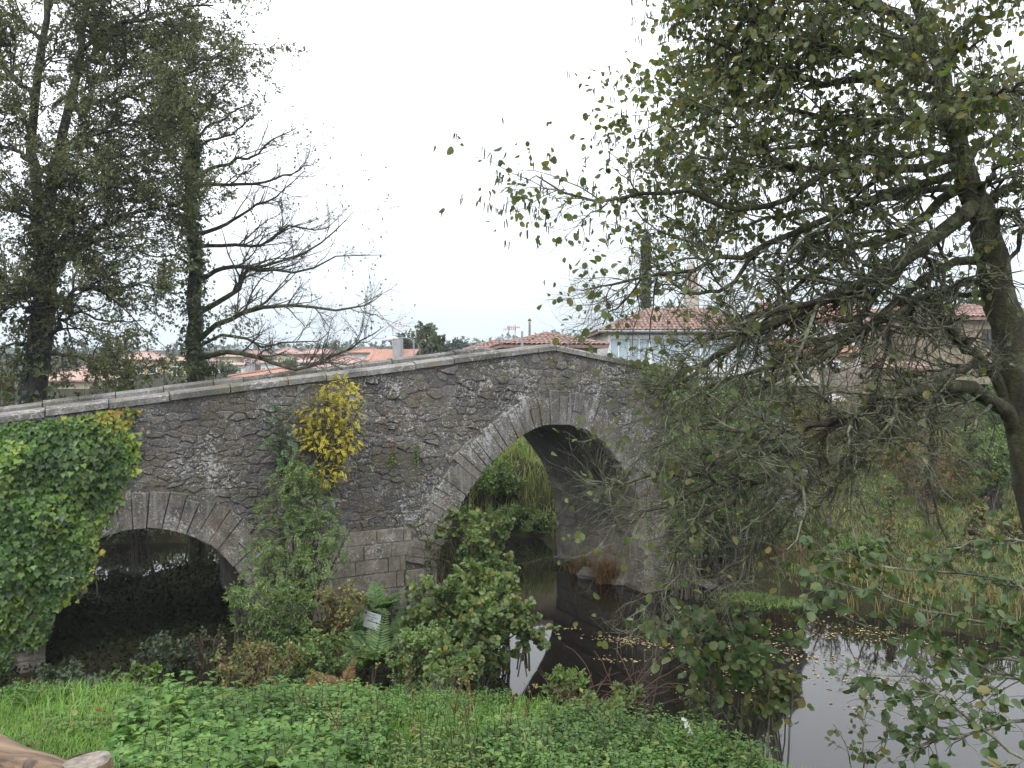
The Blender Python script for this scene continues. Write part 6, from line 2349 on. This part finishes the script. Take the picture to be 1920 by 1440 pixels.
for lb, px, py, h in (("dry seeding stalk right of the nettle dome", 640, 1440, .5), ("dry stalk at the crest under the elder bush", 775, 1350, .42), ("pale seed stalk beside the broad dock", 985, 1380, .45),
                      ("brown seed stalk in the middle of the grass", 850, 1400, .5), ("leaning dry stalk near the bottom centre", 665, 1475, .6), ("green seed stalk before the alder bush", 895, 1345, .4), ("thin brown stalk right of the centre weeds", 950, 1420, .5)):
    stalk(lb, px, py, h)

for q, (px, py) in enumerate(((560, 1400), (735, 1390), (800, 1440), (905, 1460), (1010, 1455), (690, 1365), (430, 1350), (880, 1375))):
    stalk(("brown stalk rising from the nettle dome", "dry stalk between dome and centre weeds", "pale stalk at the bottom centre among bright weeds", "thin dry stalk where the nettle carpet begins", "dry stalk inside the nettle carpet", "dry stalk behind the nettle dome", "thin stalk at the crest above the dome", "thin stalk at the crest before the broad alder bush")[q], px, py, float(rng.uniform(.32, .5)))

# white flower head above the nettle carpet
fc = at(1289, 1366, 5.6)
fb = bank_pt(1300, 1425)
fl = thing("white_flower", "single white flower spike at the edge of the nettle carpet", "flower", tuple(fb))
mb = MB()
mb.tube([fb, fb * .4 + fc * .6 + [.02, 0, 0], fc - [0, 0, .06]], .005, 5)
mb.build("stem", STEM_G, fl)
PET = flatmat("white petal", (.80, .80, .76), .6, .3)
for i in range(13):
    k = i / 12
    c = fc + np.array([-.030 + .065 * k + rng.normal(0, .010), rng.normal(0, .012), .065 - .13 * k + rng.normal(0, .008)])
    a = np.arange(5) * 2 * np.pi / 5 + rng.uniform(0, 1)
    D = norm(np.stack([np.cos(a), np.full(5, -.35), np.sin(a)], -1))
    V, K2, nf = leaves_geo(np.repeat([c], 5, 0), D, np.tile([0, -1.0, .2], (5, 1)), np.full(5, .017), .7, "quad")
    part("floret", V, K2, PET, fl)

# leafy briar and its dead canes by the water
shrub_px("briar_bush", "light green briar bush at the water's edge with dead canes beside it", "bush", 1062, 1285, 50, 34, 7.3, base_py=1340, stems=12, nleaf=900, S=.055, W=.5, mat=L_LIME, bark=STEM_R, shape="lance")
shrub_px("briar_bush", "bluish green briar right of the dead canes", "bush", 1175, 1315, 36, 24, 6.9, base_py=1350, stems=9, nleaf=420, S=.055, W=.6, mat=L_ALDER2, bark=STEM_R)
shrub_px("briar_bush", "low green briar at the foot of the dead canes", "bush", 1130, 1335, 62, 18, 6.7, base_py=1355, stems=10, nleaf=620, S=.05, W=.6, mat=L_WIL, bark=STEM_R)
ct = thing("dead_canes", "tangle of bare brown briar canes over the dark water", "canes", tuple(at(1130, 1345, 7.0)))
k = 34
P0 = np.stack([at(rng.uniform(1070, 1220), rng.uniform(1320, 1360), rng.uniform(6.6, 7.4)) for _ in range(k)])
P1, R1 = grow(P0, norm(np.stack([rng.normal(0, .8, k), rng.normal(0, .4, k), rng.uniform(.4, 1.1, k)], -1)), rng.uniform(.35, .75, k), .0055, 9, .12, (0, 0, -.11), .5)
tb = Tubes()
tb.add(P1, R1, 4)
pos, d, rr, _ = sprout(P1, R1, 3, .3, 1, .7, .3)
P2, R2 = grow(pos, d, .14, .003, 4, .2)
tb.add(P2, R2, 3)
tb.build("canes", STEM_R, ct, kind="stuff")

# alder saplings on the edge of the bank
shrub_px("alder_sapling", "round leaved alder sapling on the bank edge against the dark water", "sapling", 1350, 1185, 130, 85, 6.1, base_py=1425, stems=15, twigs=9, nleaf=640, S=.07, W=.88, shape="round", mat=L_ALDER3, stem_r=.008, ind=260, up=.75, twl=.55)
shrub_px("alder_sapling", "sparse alder sapling right of the first one, against the bright water", "sapling", 1440, 1290, 62, 85, 5.9, base_py=1440, stems=12, twigs=6, nleaf=240, S=.058, W=.85, shape="round", mat=L_ALDER, stem_r=.009, ind=150, up=.6)
shrub_px("alder_sapling", "low leafy alder shoots at the foot of the saplings", "sapling", 1330, 1330, 75, 50, 6.4, base_py=1425, stems=9, twigs=6, nleaf=200, S=.05, W=.8, shape="round", mat=L_ALDER, stem_r=.008, ind=100)


def spray_tree(name, label, cat, root, limbs, n2, l2, nl, S, mat, ind, r=(.011, .003), bark=BARK_L):
    t = thing(name, label, cat, root)
    L_ = []
    for p in limbs:
        P = pix_path(p, 14, .006)
        L_.append((P, np.linspace(r[0], r[1], 14)))
    joined_limbs(t, L_, bark, 6, "branch")
    tb = Tubes()
    P = np.stack([a for a, _ in L_])
    Rr = np.stack([b for _, b in L_])
    ln = np.linalg.norm(np.diff(P, axis=1), axis=-1).sum(1)
    pos, d, rr, _ = sprout(P, Rr, n2 * ln, .2, 1, .8, .25, .3)
    A, Ar = grow(pos, d, l2 * rng.uniform(.4, 1.2, len(pos)), np.minimum(rr * .6, .004), 5, .16, (0, 0, .01))
    tb.add(A, Ar, 4)
    pos, d, rr, _ = sprout(A, Ar, 2.4, .2, 1, .8, .25, .3)
    B, Br = grow(pos, d, l2 * .5 * rng.uniform(.4, 1.2, len(pos)), .0022, 4, .2)
    tb.add(B, Br, 3)
    tb.build("twigs", bark, t, kind="stuff")
    a = leaves_on(B, nl, .2, .85, .25, .7)
    b = leaves_on(A, nl * 1.2, .3, .85, .25, .7)
    a = [np.concatenate([u, v]) for u, v in zip(a, b)]
    foliage(t, mat, *a, S * rng.uniform(.55, 1.2, len(a[0])), .82, "round", ind)
    return t


spray_tree("alder_shrub", "near alder shrub spreading big round leaves across the lower right corner", "shrub", (2.9, 3.4, 2.6),
           [[(2150, 1500, 4.0), (2020, 1300, 4.0), (1920, 1195, 4.0), (1840, 1170, 3.9), (1750, 1150, 3.9), (1660, 1120, 3.9), (1560, 1090, 3.8)],
            [(2150, 1500, 4.1), (2020, 1330, 4.1), (1920, 1240, 4.1), (1810, 1235, 4.1), (1730, 1215, 4.1), (1640, 1180, 4.1), (1570, 1150, 4.1)],
            [(2150, 1520, 3.7), (2020, 1400, 3.7), (1920, 1352, 3.7), (1830, 1378, 3.6), (1750, 1392, 3.6), (1680, 1420, 3.6)],
            [(2150, 1450, 4.2), (2040, 1230, 4.2), (1930, 1110, 4.2), (1830, 1075, 4.2), (1720, 1070, 4.2), (1620, 1060, 4.1), (1530, 1040, 4.1)],
            [(2150, 1560, 3.6), (2020, 1460, 3.6), (1920, 1420, 3.6), (1850, 1370, 3.6), (1780, 1320, 3.6), (1720, 1275, 3.6), (1640, 1265, 3.6)],
            [(2150, 1480, 3.9), (2040, 1330, 3.9), (1940, 1280, 3.9), (1860, 1270, 3.9), (1780, 1290, 3.8), (1700, 1310, 3.8)],
            [(2150, 1400, 4.3), (2040, 1150, 4.3), (1940, 1030, 4.3), (1860, 1010, 4.3), (1770, 1030, 4.3)]],
           11.5, .30, 2.1, .048, L_ALDER3, 300)
spray_tree("alder_sapling", "little upright alder sapling alone before the bright water", "sapling", tuple(at(1622, 1560, 4.6)),
           [[(1622, 1560, 4.6), (1622, 1470, 4.6), (1618, 1400, 4.6), (1620, 1360, 4.6), (1626, 1325, 4.6)],
            [(1622, 1530, 4.6), (1600, 1440, 4.6), (1580, 1385, 4.6), (1562, 1358, 4.6)],
            [(1622, 1520, 4.6), (1645, 1430, 4.6), (1660, 1390, 4.6), (1664, 1345, 4.6)]], 9, .10, 1.2, .042, L_ALDER, 80, (.005, .002))

# log rail at the photographer's feet
M_LOG, tL, bL, _ = mat_new("peeled log")
pL = geo_pos(tL)
mpL = tL.nodes.new("ShaderNodeMapping")
mpL.vector_type = 'TEXTURE'
mpL.inputs["Rotation"].default_value = (0, 0, math.atan2(-.33, .92))
mpL.inputs["Scale"].default_value = (4.5, .45, .45)
tL.links.new(pL, mpL.inputs["Vector"])
nL = noise_node(tL, 7, 8, .72, mpL.outputs[0], .9)
cL = ramp_node(tL, [(.36, (.05, .026, .016)), (.45, (.135, .08, .042)), (.53, (.215, .145, .08)), (.60, (.26, .195, .125)), (.68, (.36, .30, .215))], nL.outputs["Fac"])
nK = noise_node(tL, 7, 3, .5, pL)
fK = ramp_node(tL, [(.66, (0, 0, 0)), (.72, (.8, .8, .8))], nK.outputs["Fac"])
tL.links.new(mixc(tL, fK.outputs[0], cL.outputs[0], (.12, .11, .12)), bL.inputs["Base Color"])
bL.inputs["Roughness"].default_value = .6
bump(tL, bL, nL.outputs["Fac"], .8, .02)
M_END = flatmat("weathered log end", (.24, .205, .17), .85, .2, .5, 45)
M_KNOT = flatmat("dark knot", (.13, .095, .075), .8, .2, .4, 60)
pc = at(163, 1452, 1.95)
rail = thing("log_rail", "peeled log rail and its post at the photographer's feet", "fence", (pc[0], pc[1], gh(pc[0], pc[1])))
a, b = at(-110, 1378, 2.25), at(140, 1500, 1.90)
ax_ = norm(b - a)
pts = np.array([a + (b - a) * k + rng.normal(0, .002, 3) for k in np.linspace(0, 1, 14)])
mb = MB()
mb.tube(pts, .060 * (1 + .05 * np.sin(np.linspace(0, 9, 14))), 18)
rl = mb.build("rail", M_LOG, rail, smooth=True)
mb = MB()
for k_, an in ((.42, .3), (.75, 1.1)):
    c = a + (b - a) * k_ + np.array([0, -.025, .042])
    mb.tube([c - ax_ * .022, c - ax_ * .008 + [0, 0, .009], c + ax_ * .008 + [0, 0, .009], c + ax_ * .022], [.004, .016, .016, .004], 10)
mb.build("knot", M_KNOT, rl, smooth=True)
mb = MB()
zb = gh(pc[0], pc[1]) - .2
zt = EYE - (1424 - HZ) / F * 1.95
mb.tube([(pc[0], pc[1], zb), (pc[0], pc[1], (zb + zt) / 2), (pc[0], pc[1], zt - .02), (pc[0], pc[1], zt - .004)], [.060, .058, .057, .052], 20, cap=False)
mb.build("post", M_LOG, rail, smooth=True)
mb = MB()
ring = [(pc[0] + .052 * math.cos(q), pc[1] + .052 * math.sin(q), zt - .004 + .004 * math.sin(q * 2)) for q in np.arange(20) * math.pi / 10]
mb.poly(ring + [(pc[0], pc[1], zt - .004)], [(i, (i + 1) % 20, 20) for i in range(20)])
mb.build("post_top", M_END, rail)

# ------------------------------------------------------------------ damp air
mh = bpy.data.materials.new("damp air")
mh.use_nodes = True
th = mh.node_tree
th.nodes.clear()
oh = th.nodes.new("ShaderNodeOutputMaterial")
vh = th.nodes.new("ShaderNodeVolumePrincipled")
vh.inputs["Color"].default_value = (.93, .96, 1.0, 1)
vh.inputs["Density"].default_value = .0006
vh.inputs["Anisotropy"].default_value = .2
th.links.new(vh.outputs[0], oh.inputs["Volume"])
mb = MB()
mb.box((0, 200, 33), (1300, 640, 70))
hz_ = mb.build("haze", mh, None, kind="stuff")
